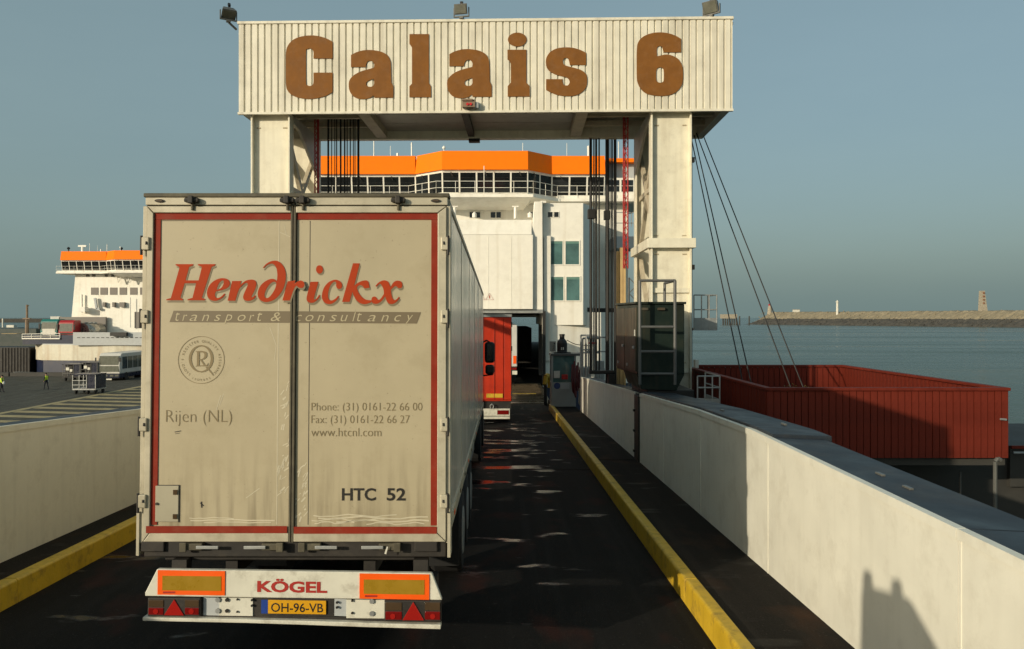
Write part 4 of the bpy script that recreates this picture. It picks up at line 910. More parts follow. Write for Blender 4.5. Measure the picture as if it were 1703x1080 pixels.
for x in (XL + 0.35, XR - 0.35):
    b = MB(); b.box(x - 0.06, x + 0.06, LD + 10.7, LD + 10.85, 0.25, 1.0); b.build('landing_leg', 'chassis', lorry)
for x0, x1 in ((XL + 0.05, XL + 0.5), (XR - 0.5, XR - 0.05)):
    b = MB(); b.box(x0, x1, LD + 2.75, LD + 2.78, 0.2, 0.95); b.build('mudflap', 'rubber', lorry)
# underrun bumper, hung slightly askew
by = LD - 0.06
def pp(pts, y0, y1, name, m, parent, **k):
    b = MB(); b.prism([(lx(x), lz(y)) for x, y in pts], y0, y1); return b.build(name, m, parent, **k)
bump = pp([(270, 941), (720, 947.5), (737, 991), (251, 984.5), (251, 979)], by, by + 0.05, 'bumper', 'bumperwhite', lorry, bevel=0.006)
def refl(q, inner):
    r = pp(q, by - 0.008, by - 0.001, 'reflector_board', 'reflorange', bump)
    pp(inner, by - 0.011, by - 0.0085, 'reflector_field', 'reflolive', bump)
refl([(272, 942), (382, 943.6), (382, 983), (272, 981.6)], [(280, 951), (376, 952), (376, 975.5), (280, 974.5)])
refl([(602, 947.5), (716, 949), (716, 990), (602, 988)], [(609, 957), (708, 958), (708, 981.5), (609, 980)])
text('KÖGEL', lx(434.5), lx(549), lz(978), lz(955.5), by - 0.003, 'maker_lettering', 'kogelred', bump, bold=0.035, tilt=-0.0145)
for (x0, x1, y0, y1) in ((281, 301, 976.5, 979.5), (611, 631, 982.5, 985.5)): print_plate = pp([(x0, y0), (x1, y0), (x1, y1), (x0, y1)], by - 0.0095, by - 0.0085, 'approval_print', 'kogelred', bump)
b = MB(); b.box(lx(262), lx(728), by + 0.05, by + 0.2, lz(985), lz(955)); b.build('bumper_beam', 'chassis', lorry)
for (x0, x1, y0, y1) in ((345, 372, 988, 1017), (372, 427, 988, 1017), (560, 580, 990, 1018), (580, 643, 991, 1021)):
    m = 'shipgrey' if x0 in (345, 560) else 'bumperwhite'
    pp([(x0, y0), (x1, y0 + 0.6), (x1, y1 + 0.6), (x0, y1)], by + (0.02 if m == 'shipgrey' else 0.01), by + 0.03, 'lamp_plate', m, lorry, bevel=0.003)
for (x, y, r, m) in ((370, 990.5, 4, 'galv'), (370, 1008.5, 4, 'galv'), (385, 990.8, 3, 'blacktext'), (385, 1008.5, 3, 'blacktext'), (402, 990, 1.6, 'blacktext'), (402, 1010, 1.6, 'blacktext'), (426, 991, 2, 'blacktext'), (426, 1000, 2, 'blacktext'), (590, 992, 2, 'blacktext'), (590, 1012, 2, 'blacktext'), (622, 993, 4, 'galv'), (622, 1013, 4, 'galv'), (565, 995, 2, 'blacktext'), (565, 1003, 2, 'blacktext')):
    b = MB(); b.tube((lx(x), by - 0.004, lz(y)), (lx(x), by + 0.012, lz(y)), r / 200, 10); b.build('bolt', m, lorry)
pp([(427, 987), (560, 989), (560, 1019), (427, 1017)], by + 0.02, by + 0.06, 'plate_recess', 'chassis', lorry)
pl = pp([(452, 991), (547, 992.5), (547, 1014.5), (452, 1013)], by + 0.004, by + 0.012, 'number_plate', 'plate', lorry, bevel=0.002)
pp([(441, 990.8), (451.8, 991), (451.8, 1013), (441, 1012.8)], by + 0.004, by + 0.012, 'plate_strip', 'platblue', lorry)
text('OH-96-VB', lx(457), lx(542.5), lz(1010.5), lz(995.5), by + 0.0032, 'plate_lettering', 'blacktext', lorry, bold=0.012, tilt=-0.012)
def taillight(x0, x1, y0, y1):
    t = pp([(x0, y0), (x1, y0 + 0.8), (x1, y1 + 0.8), (x0, y1)], by - 0.02, by + 0.03, 'tail_light', 'chassis', lorry, bevel=0.008)
    xm0, xm1 = x0 + (x1 - x0) * 0.32, x0 + (x1 - x0) * 0.70; h = y1 - y0
    def cell(a, c, e, f, m, n='lamp_lens', y=-0.026): pp([(a, e), (c, e + 0.4), (c, f + 0.4), (a, f)], by + y, by - 0.019, n, m, t, bevel=0.003)
    cell(x0 + 2, xm0 - 1, y0 + 3, y0 + h * 0.48, 'lampgrey'); cell(x0 + 2, xm0 - 1, y0 + h * 0.52, y1 - 3, 'lampred')
    cell(xm1 + 1, x1 - 2, y0 + 3, y0 + h * 0.48, 'lampgrey'); cell(xm1 + 1, x1 - 2, y0 + h * 0.52, y1 - 3, 'lampred')
    cx = (xm0 + xm1) / 2
    pp([(cx, y0 + 2), (xm1, y1 - 2), (xm0, y1 - 2.3)], by - 0.03, by - 0.019, 'triangle_reflector', 'lampredlit', t, bevel=0.002)
    for px in (x0 + 14, x1 - 14):
        b = MB(); b.tube((lx(px), by - 0.030, lz(y1 - 8.5)), (lx(px), by - 0.025, lz(y1 - 8.5)), 0.022, 10); b.build('lamp_bulb_lens', 'lampredlit', t)
taillight(257, 343, 986, 1016); taillight(643, 736, 990, 1024)
b = MB(); q = [(249, 1017.5), (420, 1021), (500, 1023), (590, 1025.5), (620, 1027), (735, 1029.5), (735, 1037), (610, 1033.5), (500, 1029.5), (420, 1027), (249, 1023.5)]
pp(q, by - 0.02, by + 0.08, 'underrun_bar', 'bumperwhite', lorry, bevel=0.006)
pp([(258, 1015), (735, 1023), (735, 1029), (258, 1021)], by + 0.03, by + 0.07, 'rust_flange', 'chassis', lorry)
for px in (300, 700):
    b = MB(); b.box(lx(px) - 0.06, lx(px) + 0.06, by + 0.08, by + 0.2, lz(1030), lz(930)); b.build('bumper_arm', 'chassis', lorry)
# tractor unit in front of the trailer
cabx0, cabx1 = XL + 0.04, XR - 0.06
b = MB(); b.prismx([(LD + 14.2, 0.9), (LD + 16.2, 0.9), (LD + 16.2, 2.2), (LD + 16.0, 3.2), (LD + 15.2, 3.55), (LD + 14.2, 3.55)], cabx0, cabx1); cab = b.build('cab', 'tractor', lorry, bevel=0.05)
b = MB(); b.box(cabx1 - 0.01, cabx1 + 0.012, LD + 15.2, LD + 15.95, 1.9, 2.8); b.build('side_window', 'glassdark', cab)
for y in (LD + 12.5, LD + 15.4):
    for x in (XL + 0.22, XR - 0.22):
        b = MB(); b.wheel((x, y, 0.47), 0.5, 0.38); b.build('wheel', 'rubber', lorry)
b = MB(); b.box(XL + 0.4, XR - 0.4, LD + 11.6, LD + 16, 0.65, 0.9); b.build('tractor_frame', 'chassis', lorry)
setm()
mx, my = -0.22, 22.0
mir = MB(); mir.path([(cabx1, my + 0.1, 2.32), (cabx1 + 0.12, my, 2.38), (mx, my, 2.27), (mx + 0.03, my, 2.2)], 0.022, 6); mir.path([(mx + 0.02, my, 1.55), (mx, my, 1.46), (cabx1, my + 0.1, 1.42)], 0.02, 6)
arm = mir.build('mirror_arm', 'black', lorry)
b = MB(); b.box(AX(806, my), AX(822.5, my), my - 0.05, my + 0.14, AZ(604, my), AZ(569, my)); b.build('mirror', 'black', arm, bevel=0.07)
b = MB(); b.box(AX(807, my), AX(822, my), my - 0.05, my + 0.12, AZ(623, my), AZ(607, my)); b.build('mirror', 'black', arm, bevel=0.06)
b = MB(); b.box(AX(810, my), AX(819, my), my - 0.056, my - 0.049, AZ(600, my), AZ(573, my)); b.build('mirror_glass', 'glassdark', arm)

# ================================================================== red lorry further down
RD = 28.0
red = thing('lorry', 'red box lorry driving towards the ferry door just past the cream trailer', 'lorry', (-0.9, RD, zr(RD)))
def rx(px): return AX(px, RD)
def rz(py): return AZ(py, RD)
x1 = rx(851); x0 = x1 - 2.5; sl = -0.02
def rhexa(x0, x1, y0, y1, z0, z1):
    b = MB(); d = sl * (y1 - y0); b.hexa([(x0, y0, z0), (x1, y0, z0), (x1, y1, z0 + d), (x0, y1, z0 + d)], [(x0, y0, z1), (x1, y0, z1), (x1, y1, z1 + d), (x0, y1, z1 + d)]); return b
rhexa(x0, x1, RD + 0.05, RD + 7.8, rz(668), rz(527)).build('lorry_box', 'redtarp', red, bevel=0.03)
b = MB(); b.box(x0 + 0.03, rx(837.5), RD + 0.01, RD + 0.05, rz(665), rz(530)); rdv = b.build('rear_door', 'redtarp', red, bevel=0.01)
b = MB(); b.box(rx(838.6), x1 - 0.02, RD + 0.015, RD + 0.05, rz(665), rz(530)); b.build('rear_door', 'redtarp', red, bevel=0.01)
b = MB(); b.box(x0, x1, RD, RD + 0.1, rz(527.5), rz(523)); b.build('top_rail', 'galv', red)
for px in (800, 822):
    b = MB(); b.tube((rx(px), RD - 0.01, rz(664)), (rx(px), RD - 0.01, rz(531)), 0.012, 6); b.build('lock_bar', 'redtarp', rdv)
for py in (540, 580, 620, 655):
    b = MB(); b.box(x1 - 0.03, x1 + 0.02, RD - 0.02, RD + 0.05, rz(py + 4), rz(py - 4)); b.build('hinge', 'chassis', red)
b = MB(); b.box(rx(809), rx(836), RD - 0.012, RD + 0.006, rz(661.5), rz(655)); b.build('yellow_marker_board', 'yellow', red)
b = MB(); b.box(x0 + 0.05, x1 - 0.03, RD + 0.1, RD + 0.5, rz(682), rz(668)); b.build('sill', 'chassis', red)
b = MB(); b.box(x0 + 0.05, x1 - 0.06, RD - 0.02, RD + 0.08, rz(692), rz(680)); bp = b.build('bumper', 'bumperwhite', red, bevel=0.01)
b = MB(); b.box(rx(827), rx(846), RD - 0.035, RD - 0.02, rz(689.5), rz(682.5)); b.build('tail_light', 'lampred', bp)
b = MB(); b.box(x0 + 0.05, x1 - 0.06, RD - 0.03, RD + 0.05, rz(697), rz(693)); b.build('underrun_bar', 'bumperwhite', red, bevel=0.006)
b = MB(); b.path([(rx(816), RD - 0.03, rz(680)), (rx(815), RD - 0.03, rz(675)), (rx(818), RD - 0.03, rz(672)), (rx(821), RD - 0.03, rz(675)), (rx(820), RD - 0.03, rz(680))], 0.018); b.build('towing_eye', 'galv', red)
for y in (RD + 1.8, RD + 8.4):
    for x in (x0 + 0.2, x1 - 0.2):
        b = MB(); b.wheel((x, y, zr(y) + 0.5), 0.5, 0.36, 16); b.build('wheel', 'rubber', red)
rhexa(x0 + 0.02, x1 - 0.02, RD + 8.0, RD + 9.9, 0.1, 2.3).build('cab', 'cabred', red, bevel=0.06)
# ================================================================== the ferry ahead
FD = 48.0
def fx(px, D=FD): return AX(px, D)
def fz(py, D=FD): return AZ(py, D)
ferry = thing('ferry', 'white ferry straight ahead with orange bridge band and open bow door', 'ferry', (-1.0, 48, -6.5))
# hull round the bow opening
OX0, OX1 = -4.2, fx(902); OZ0, OZ1 = -0.86, fz(520)
def hull(parent, ox, oy, opening):
    b = MB()
    b.prismz([(-12.3, 58), (-11.5, 53), (-9.0, 49.2), (OX0, 48.2), (OX0, 48.7), (-8.8, 49.7), (-11.2, 53.3), (-12.0, 58), (-12.0, 130), (-12.3, 130)], -1.1, 3.3)
    b.build('upper_hull', 'shipwhite', parent); b = MB()
    b.prismz([(OX1 + 0.02, 48.2), (6.0, 49.0), (9.2, 52.5), (10.3, 58), (10.3, 130), (10.0, 130), (10.0, 58), (8.9, 52.8), (5.9, 49.5), (OX1 + 0.02, 48.7)], -1.1, 3.3)
    b.build('upper_hull', 'shipwhite', parent)
    b = MB(); b.prismz([(-12.25, 58), (-11.4, 53), (-9.0, 49.3), (-4, 48.3), (2.2, 48.3), (6, 49.2), (9.1, 52.6), (10.25, 58), (10.25, 130), (-12.25, 130)], -9, -1.1); b.build('lower_hull', 'shipblue', parent)
hull(ferry, 0, 0, True)
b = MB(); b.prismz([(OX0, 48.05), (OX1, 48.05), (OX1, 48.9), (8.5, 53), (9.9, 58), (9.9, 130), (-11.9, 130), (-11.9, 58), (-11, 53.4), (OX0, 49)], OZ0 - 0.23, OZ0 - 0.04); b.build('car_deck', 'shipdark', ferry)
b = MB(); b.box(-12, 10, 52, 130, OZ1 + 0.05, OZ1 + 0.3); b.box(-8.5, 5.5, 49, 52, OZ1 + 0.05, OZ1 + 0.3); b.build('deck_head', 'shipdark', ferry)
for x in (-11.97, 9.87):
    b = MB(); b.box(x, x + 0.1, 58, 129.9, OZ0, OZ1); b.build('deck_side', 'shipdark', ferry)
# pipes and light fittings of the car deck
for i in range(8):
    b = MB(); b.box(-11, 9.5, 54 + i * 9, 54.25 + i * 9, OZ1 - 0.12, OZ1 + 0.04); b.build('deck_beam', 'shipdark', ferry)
b = MB(); b.box(OX0, fx(903), 47.85, 48.9, fz(521), fz(515)); b.build('door_head', 'galv', ferry)
b = MB(); b.box(fx(902.5), fx(907), 47.7, 48.25, OZ0 - 0.1, fz(518)); b.build('door_jamb', 'shipdark', ferry)
b = MB(); b.box(fx(904.5), fx(916.5), 48.12, 48.34, fz(601), fz(392)); b.build('door_post', 'shipwhite', ferry, bevel=0.03)
# bow visor
b = MB(); b.prismx([(47.6, fz(514.5)), (48.6, fz(514.5)), (48.9, fz(392)), (47.6, fz(392))], -8.6, fx(886)); vis = b.build('bow_visor', 'shipwhite', ferry, bevel=0.02)
b = MB(); b.prismx([(47.62, fz(391.6)), (48.6, fz(391.6)), (48.9, fz(366)), (47.95, fz(366))], -8.6, fx(884)); b.build('visor_bulwark', 'shipwhite', vis, bevel=0.02)
b = MB()
for cx in (800, 814.5):
    t = [(cx, 488.5), (cx + 6.5, 499), (cx - 6.5, 499)]
    for (a, c) in zip(t, t[1:] + t[:1]): b.bar((fx(a[0]), 47.595, fz(a[1])), (fx(c[0]), 47.595, fz(c[1])), 0.008, 0.035, up=(0, 1, 0))
    b.box(fx(cx - 0.8), fx(cx + 0.8), 47.59, 47.599, fz(497), fz(492))
b.build('warning_triangles', 'redletter', vis)
b = MB(); b.prism([(fx(888.5), fz(336)), (fx(902), fz(336)), (fx(903), fz(516)), (fx(886), fz(516)), (fx(884), fz(392))], 47.85, 48.9); b.build('visor_post', 'shipwhite', ferry, bevel=0.03)
b = MB(); b.box(fx(899), fx(908), 47.9, 48.3, fz(338), fz(334.5)); b.build('post_cap', 'shipwhite', ferry)
for py in (430, 489):                                              # weld seams
    b = MB(); b.box(-8.6, fx(884), 47.588, 47.6, fz(py) - 0.012, fz(py) + 0.012); b.build('weld_seam', 'shipwhite', vis)
for px in (770, 812, 850):
    b = MB(); b.box(fx(px) - 0.012, fx(px) + 0.012, 47.588, 47.6, fz(514), fz(393)); b.build('weld_seam', 'shipwhite', vis)
# starboard block with the four big green windows
BD = 48.35
BX0, BX1 = fx(903, BD), fx(970, BD)
b = MB(); b.prismz([(BX0, BD), (BX1, BD), (fx(987, BD) + 0.15, BD + 1.6), (fx(987, BD) + 0.15, 58), (BX0, 58)], fz(541, BD), fz(338, BD)); blk = b.build('bow_block', 'shipwhite', ferry, bevel=0.02)
def win(x0, x1, y0, y1, D, parent, glass='glassgreen', fr=0.06, frame='shipwhite'):
    b = MB(); X0, X1, Z0, Z1 = fx(x0, D), fx(x1, D), fz(y1, D), fz(y0, D)
    b.box(X0 - fr, X1 + fr, D - 0.035, D + 0.01, Z0 - fr, Z0); b.box(X0 - fr, X1 + fr, D - 0.035, D + 0.01, Z1, Z1 + fr); b.box(X0 - fr, X0, D - 0.035, D + 0.01, Z0, Z1); b.box(X1, X1 + fr, D - 0.035, D + 0.01, Z0, Z1)
    w = b.build('window', frame, parent)
    b = MB(); b.box(X0, X1, D - 0.012, D + 0.012, Z0, Z1); b.build('pane', glass, parent)
    if glass == 'glassgreen':
        b = MB(); b.box(X0, X1, D - 0.018, D - 0.013, Z1 - 0.14, Z1 - 0.002); b.build('blind', mat('pale_green_blind', (0.12, 0.24, 0.2), 0.5), parent)
for (a, c) in ((913.5, 935.5), (940.5, 963)): win(a, c, 401.5, 440, BD, ferry)
for (a, c) in ((915, 937), (942, 964)): win(a, c, 461, 500, BD, ferry)
win(905, 909, 402, 440, BD, ferry, 'glassgreen')
for (a, c) in ((911, 919), (921.5, 929)): win(a, c, 353, 361.5, BD, ferry, 'glassdark', 0.03)
# recess below the block; its pale wall is coloured grey as painted shade
b = MB(); b.box(OX1 + 0.1, 7.3, 55, 55.2, -0.9, fz(541, BD) + 0.1); b.build('recess_wall', 'shipgrey', ferry)
b = MB(); b.box(fx(945, 55), fx(948, 55), 54.9, 55, -0.5, fz(541, BD)); b.build('recess_post', 'shipwhite', ferry)
b = MB(); b.box(fx(962, 55), fx(985, 55), 54.93, 55, 0.6, fz(556, 55)); b.build('recess_panel', 'trailergrey', ferry)
# accommodation front behind, under the bridge
AD = 55.9
b = MB(); b.box(-12.3, 8.7, AD, 70, 3.0, 10.75); acc = b.build('deckhouse', 'shipwhite', ferry, bevel=0.03)
for (a, c) in ((781, 789), (791, 798.5), (816, 824), (825.5, 833), (878, 886), (977, 990), (1007, 1015), (690, 698), (700, 708), (655, 663)): win(a, c, 353, 362.5, AD, ferry, 'glassdark', 0.03)
for px in (789, 881):
    b = MB(); b.lathe([(0.14, 0), (0.14, 0.25), (0.02, 0.36)], (fx(px, 52), 52.0, fz(362, 52)), 10); b.build('deck_vent', 'shipwhite', ferry)
b = MB(); b.box(-8, 2.4, 49, AD, fz(366) - 0.9, fz(366) - 0.8); b.build('fore_deck', 'shipgrey', ferry)
b = MB(); x = fx(857, 50); b.tube((x, 50, fz(364, 50)), (x, 50, fz(345, 50)), 0.09, 8); b.box(x - 0.2, x + 0.2, 49.9, 50.1, fz(345, 50), fz(343, 50)); b.build('bridge_strut', 'shipwhite', ferry)
b = MB(); x = fx(756, 50); b.tube((x, 50, fz(364, 50)), (x, 50, fz(345, 50)), 0.09, 8); b.box(x - 0.2, x + 0.2, 49.9, 50.1, fz(345, 50), fz(343, 50)); b.build('bridge_strut', 'shipwhite', ferry)

# ------------------------------------------------------------------ bridge, shared by both sister ships
BP = [(-12.4, 55.7), (-5.85, 55.7), (-3.89, 54.0), (1.79, 54.0), (3.48, 55.7), (7.1, 55.7)]
def rail(parent, pts, h, name, m='shipwhite', r=0.022, posts=1.2, mids=1):
    b = MB()
    for k in range(mids + 1): b.path([(x, y, z + h * (k + 1) / (mids + 1)) for x, y, z in pts], r, 5)
    for p, q in zip(pts, pts[1:]):
        p, q = Vector(p), Vector(q); n = max(1, int((q - p).length / posts))
        for i in range(n + 1): 
            a = p + (q - p) * i / n; b.tube(a, a + Vector((0, 0, h)), r, 5)
    return b.build(name, m, parent)
def bridge(parent, ox, oy, full):
    setm(Matrix.Translation((ox, oy, -1.5 if full else 0)))
    P = BP + ([(10.3, 55.7)] if full else [])
    z0, z1 = 12.74, 14.04
    for i in range(len(P) - 1):
        (xa, ya), (xb, yb) = P[i], P[i + 1]
        b = MB(); b.hexa([(xa, ya - 0.12, z0), (xb, yb - 0.12, z0), (xb, yb + 0.25, z0), (xa, ya + 0.25, z0)], [(xa + (0.12 if i == 1 else 0), ya + 0.22, z1), (xb, yb + 0.22, z1), (xb, yb + 0.5, z1), (xa, ya + 0.5, z1)])
        b.build('bridge_fascia', 'orange', parent)
        if i == 5: pass
        # window band leaning outwards at the top
        L = math.hypot(xb - xa, yb - ya); n = max(2, round(L / 1.09)); 
        bw = MB()
        def pt(t, dz, off): return (xa + (xb - xa) * t, ya + (yb - ya) * t + off, dz)
        bw.hexa([pt(0, 11.0, 0.55), pt(1, 11.0, 0.55), pt(1, 11.0, 0.75), pt(0, 11.0, 0.75)], [pt(0, z0, 0.1), pt(1, z0, 0.1), pt(1, z0, 0.3), pt(0, z0, 0.3)])
        wallp = bw.build('bridge_front', 'shipwhite', parent)
        for k in range(n):
            t0, t1 = (k + 0.05) / n, (k + 0.95) / n; za, zb_ = 11.32, 12.58
            def yo(z): return 0.55 - 0.45 * (z - 11.0) / (z0 - 11.0) - 0.012
            g = MB(); a, c, d, e = pt(t0, za, yo(za)), pt(t1, za, yo(za)), pt(t1, zb_, yo(zb_)), pt(t0, zb_, yo(zb_))
            g.hexa([a, c, (c[0], c[1] + 0.02, c[2]), (a[0], a[1] + 0.02, a[2])], [e, d, (d[0], d[1] + 0.02, d[2]), (e[0], e[1] + 0.02, e[2])])
            g.build('bridge_window', 'glassdark', wallp)
            if k % 2 == 0:
                w = MB(); c1 = pt((t0 + t1) / 2, 12.62, yo(12.62)); w.bar(c1, (c1[0] + 0.12, c1[1] - 0.12, 12.35), 0.03, 0.05); w.build('wiper', 'black', wallp)
    # roof slab, ledge, under-structure
    b = MB(); b.prismz([(x, y + 0.3) for x, y in P] + [(P[-1][0], 64), (P[0][0], 64)], z1 - 0.3, z1 - 0.06); b.build('bridge_roof', 'shipgrey', parent)
    xe = P[-1][0] if full else 10.3
    lp = [(-12.6, 54.8), (-6.2, 54.8), (-4.2, 52.9), (2.1, 52.9), (3.8, 54.8), (xe + 0.1, 54.8)]
    b = MB(); b.prismz(lp + [(xe + 0.1, 60), (-12.6, 60)], 10.76, 10.98); b.build('bridge_ledge', 'shipwhite', parent, bevel=0.03)
    b = MB(); b.hexa([(-3.6, 55.6, 10.3), (1.5, 55.6, 10.3), (1.5, 55.95, 10.3), (-3.6, 55.95, 10.3)], [(-4.1, 53.1, 10.75), (2.0, 53.1, 10.75), (2.0, 55.95, 10.75), (-4.1, 55.95, 10.75)]); b.build('ledge_bracket', 'shipwhite', parent)
    rail(parent, [(x, y + 0.12, 10.98) for x, y in lp], 0.85, 'ledge_railing', mids=1, r=0.017)
    for (xa, ya), (xb, yb) in ((lp[0], lp[1]), (lp[4], lp[5])):      # solid sheets behind the wing railings
        b = MB(); b.box(xa, xb, ya + 0.2, ya + 0.25, 10.98, 11.2); b.build('wing_bulwark', 'shipwhite', parent)
    b = MB(); b.box(-12.3, xe - 0.2, 57.2, 63, 10.98, z1 - 0.3); b.build('wheelhouse', 'shipgrey', parent)
    for (x, y, h, r) in ((-8.85, 57, 1.25, 0.035), (-7.7, 57, 0.9, 0.02), (-6.2, 56.8, 1.1, 0.05), (-7.2, 57, 0.4, 0.09), (-3.9, 56, 0.55, 0.03), (1.5, 56, 0.9, 0.02), (4.6, 57, 1.1, 0.02), (6.1, 57, 0.9, 0.09), (8.2, 57, 1.2, 0.03)):
        b = MB(); b.tube((x, y, z1 - 0.1), (x, y, z1 + h), r, 6); b.build('aerial', 'shipwhite', parent)
    b = MB(); b.lathe([(0.05, 0), (0.12, 0.08), (0.12, 0.16), (0.02, 0.26)], (-3.9, 56, z1 + 0.45), 10); b.build('aerial_dome', 'shipwhite', parent)
    setm()
bridge(ferry, 0, 0, False)
# starboard wing, set back, with dark underside
b = MB(); b.hexa([(7.3, 56.6, 13.75), (10.2, 56.6, 13.75), (10.2, 60, 13.75), (7.3, 60, 13.75)], [(7.3, 56.8, 14.05), (10.2, 56.8, 14.05), (10.2, 60, 14.05), (7.3, 60, 14.05)]); b.build('bridge_fascia', 'orange', ferry)
b = MB(); b.box(7.2, 10.2, 57.4, 60, 12.5, 13.75); b.build('wing_recess', 'shipdark', ferry)
b = MB(); b.box(7.15, 10.2, 56.3, 58, 11.0, 12.6); ww = b.build('bridge_front', 'shipwhite', ferry)
for k in range(3):
    b = MB(); b.box(7.35 + k * 0.95, 8.15 + k * 0.95, 56.28, 56.31, 11.65, 12.45); b.build('bridge_window', 'glassdark', ww)
b = MB(); x = fx(809.5, 66); b.lathe([(0.62, 0), (0.62, 1.4), (0.56, 1.5)], (x, 66, 13.9), 20); b.build('exhaust_casing', 'shipwhite', ferry, smooth=True)
b = MB(); x = fx(868, 62); b.tube((x, 62, 13.7), (x, 62, 15.2), 0.16, 8); b.build('exhaust_pipe', 'black', ferry)
b = MB(); x = fx(805, 53.5); b.tube((x, 53.5, 11.0), (x, 53.5, 12.9), 0.025, 6); b.build('jackstaff', 'shipwhite', ferry)
b = MB()
for z in (9.2, 9.9): b.box(7.6, 10.1, 54, 54.06, z, z + 0.05)
for i in range(6): b.box(7.6 + i * 0.5, 7.65 + i * 0.5, 54, 54.06, 9.0, 9.95)
b.build('side_railing', 'galv', ferry)
b = MB(); b.box(7.4, 8.9, 53.5, 56, 7.5, 8.3); b.build('side_locker', 'shipgrey', ferry, bevel=0.02)

# lorries already on the car deck
w = thing('lorry', 'white lorry entering the ferry door, only its right edge showing past the red lorry', 'lorry', (-0.1, 45, OZ0))
def qx(px): return AX(px, 45)
def qz(py): return AZ(py, 45)
b = MB(); b.box(-1.5, qx(860), 45, 53, qz(610), qz(541)); b.build('lorry_box', 'buswhite', w, bevel=0.03)
b = MB(); b.box(qx(853.5), qx(858.5), 44.97, 45.0, qz(605), qz(592)); b.build('side_reflector', 'reflorange', w)
b = MB(); b.box(-1.4, qx(860), 44.9, 45.1, qz(623), qz(617)); bb = b.build('bumper', 'bumperwhite', w)
b = MB(); b.box(qx(851), qx(859), 44.88, 44.9, qz(615), qz(611.5)); b.build('tail_light', 'lampred', w)
b = MB(); b.box(-1.4, qx(859), 45.1, 52, qz(617), qz(610)); b.build('chassis', 'chassis', w)
for y in (46.8, 48.1, 51):
    for x in (-1.25, 0.65):
        b = MB(); b.wheel((x, y, OZ0 + 0.48), 0.5, 0.36, 14); b.build('wheel', 'rubber', w)
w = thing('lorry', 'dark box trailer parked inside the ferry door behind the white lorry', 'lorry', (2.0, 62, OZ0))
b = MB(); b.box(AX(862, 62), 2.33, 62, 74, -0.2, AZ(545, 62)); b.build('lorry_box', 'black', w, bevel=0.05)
b = MB(); b.tube((AX(880, 62), 61.98, 0.1), (AX(880, 62), 61.98, AZ(550, 62)), 0.02, 6); b.build('lock_bar', 'darkrail', w)
b = MB(); b.box(AX(862, 62), 2.33, 61.9, 62.1, -0.45, -0.3); b.build('bumper', 'chassis', w)
for y in (64, 65.3, 72):
    for x in (1.5, 2.15):
        b = MB(); b.wheel((x, y, OZ0 + 0.45), 0.48, 0.3, 14); b.build('wheel', 'rubber', w)

# ================================================================== sister ferry across the quay
OX, OY = -51.2, 62.4
fer2 = thing('ferry', 'far white ferry with orange bridge band beyond the quay at the left', 'ferry', (-54, 118, -6.5))
bridge(fer2, OX, OY, True)
D2 = 118.0
def gx(px, D=D2): return AX(px, D)
def gz(py, D=D2): return AZ(py, D)
b = MB(); b._pr([(gx(123.4), D2 + 0.4, gz(452)), (-40.5, D2 + 0.4, gz(452)), (-40.5, D2 + 0.4, 0.0), (gx(113.5), D2 + 0.4, 0.0)][::-1], [(gx(123.4), 140, gz(452)), (-40.5, 140, gz(452)), (-40.5, 140, 0.0), (gx(113.5), 140, 0.0)][::-1])
b.build('deckhouse', 'shipwhite', fer2)
def win2(x0, x1, y0, y1, g='glassdark'):
    D = D2 + 0.4
    b = MB(); b.box(gx(x0, D), gx(x1, D), D - 0.06, D + 0.01, gz(y1, D), gz(y0, D)); b.build('window', g, fer2)
for a in (146, 156, 177, 187.5, 208.5, 220): win2(a - 2.6, a + 2.6, 456.5, 460.5)
for a in (151.5, 167, 183, 199, 216.5, 233, 249): win2(a, a + 12, 478.5, 490.5, 'trailergrey')
for a, c in ((196, 205), (215, 222)):                                # folded braces under the bridge
    b = MB(); D = D2 - 0.4; b.bar((gx(a - 4, D), D, gz(456, D)), (gx(a + 1, D), D, gz(470, D)), 0.12, 0.12); b.bar((gx(a + 7, D), D, gz(456, D)), (gx(a + 1, D), D, gz(470, D)), 0.12, 0.12); b.build('bridge_brace', 'shipwhite', fer2)
b = MB(); D = D2
b.tube((gx(136, D), D, gz(520, D)), (gx(136, D), D, gz(490, D)), 0.14, 6); b.box(gx(135, D), gx(147, D), D - 1, D, gz(519, D), gz(511, D)); b.build('deck_crane', 'shipwhite', fer2)
b = MB(); b.bar((gx(158, D), D, gz(496, D)), (gx(161, D), D, gz(514, D)), 0.3, 0.3); b.bar((gx(161, D), D, gz(514, D)), (gx(166, D), D, gz(514, D)), 0.3, 0.3); b.build('davit', 'shipgrey', fer2)
for a in (171, 187, 199, 203):
    b = MB(); b.box(gx(a, D), gx(a + 4, D), D - 0.1, D + 0.42, gz(511, D), gz(503, D)); b.build('deck_fitting', 'trailergrey', fer2)
b = MB(); b.box(gx(222), gx(233), D2 + 0.3, D2 + 0.42, gz(546), gz(519)); b.build('side_door', 'trailergrey', fer2)
b = MB(); b.tube((gx(218), D2 - 0.2, gz(545)), (gx(218), D2 - 0.2, gz(495)), 0.06, 6); b.build('pipe', 'galv', fer2)
x = gx(137.5, 122); b = MB(); b.tube((x, 122, 12.3), (x, 122, 13.6), 0.22, 8); b.box(x - 0.6, x + 0.6, 121.8, 122.2, 13.5, 13.75); b.build('radar_mast', 'shipwhite', fer2)
for px in (114, 202):
    x = gx(px, 121); b = MB(); b.tube((x, 121, 12.3), (x, 121, 13.1), 0.1, 6); b.lathe([(0.1, 0), (0.25, 0.2), (0.1, 0.4)], (x, 121, 13.0), 8); b.build('aerial', 'black', fer2)
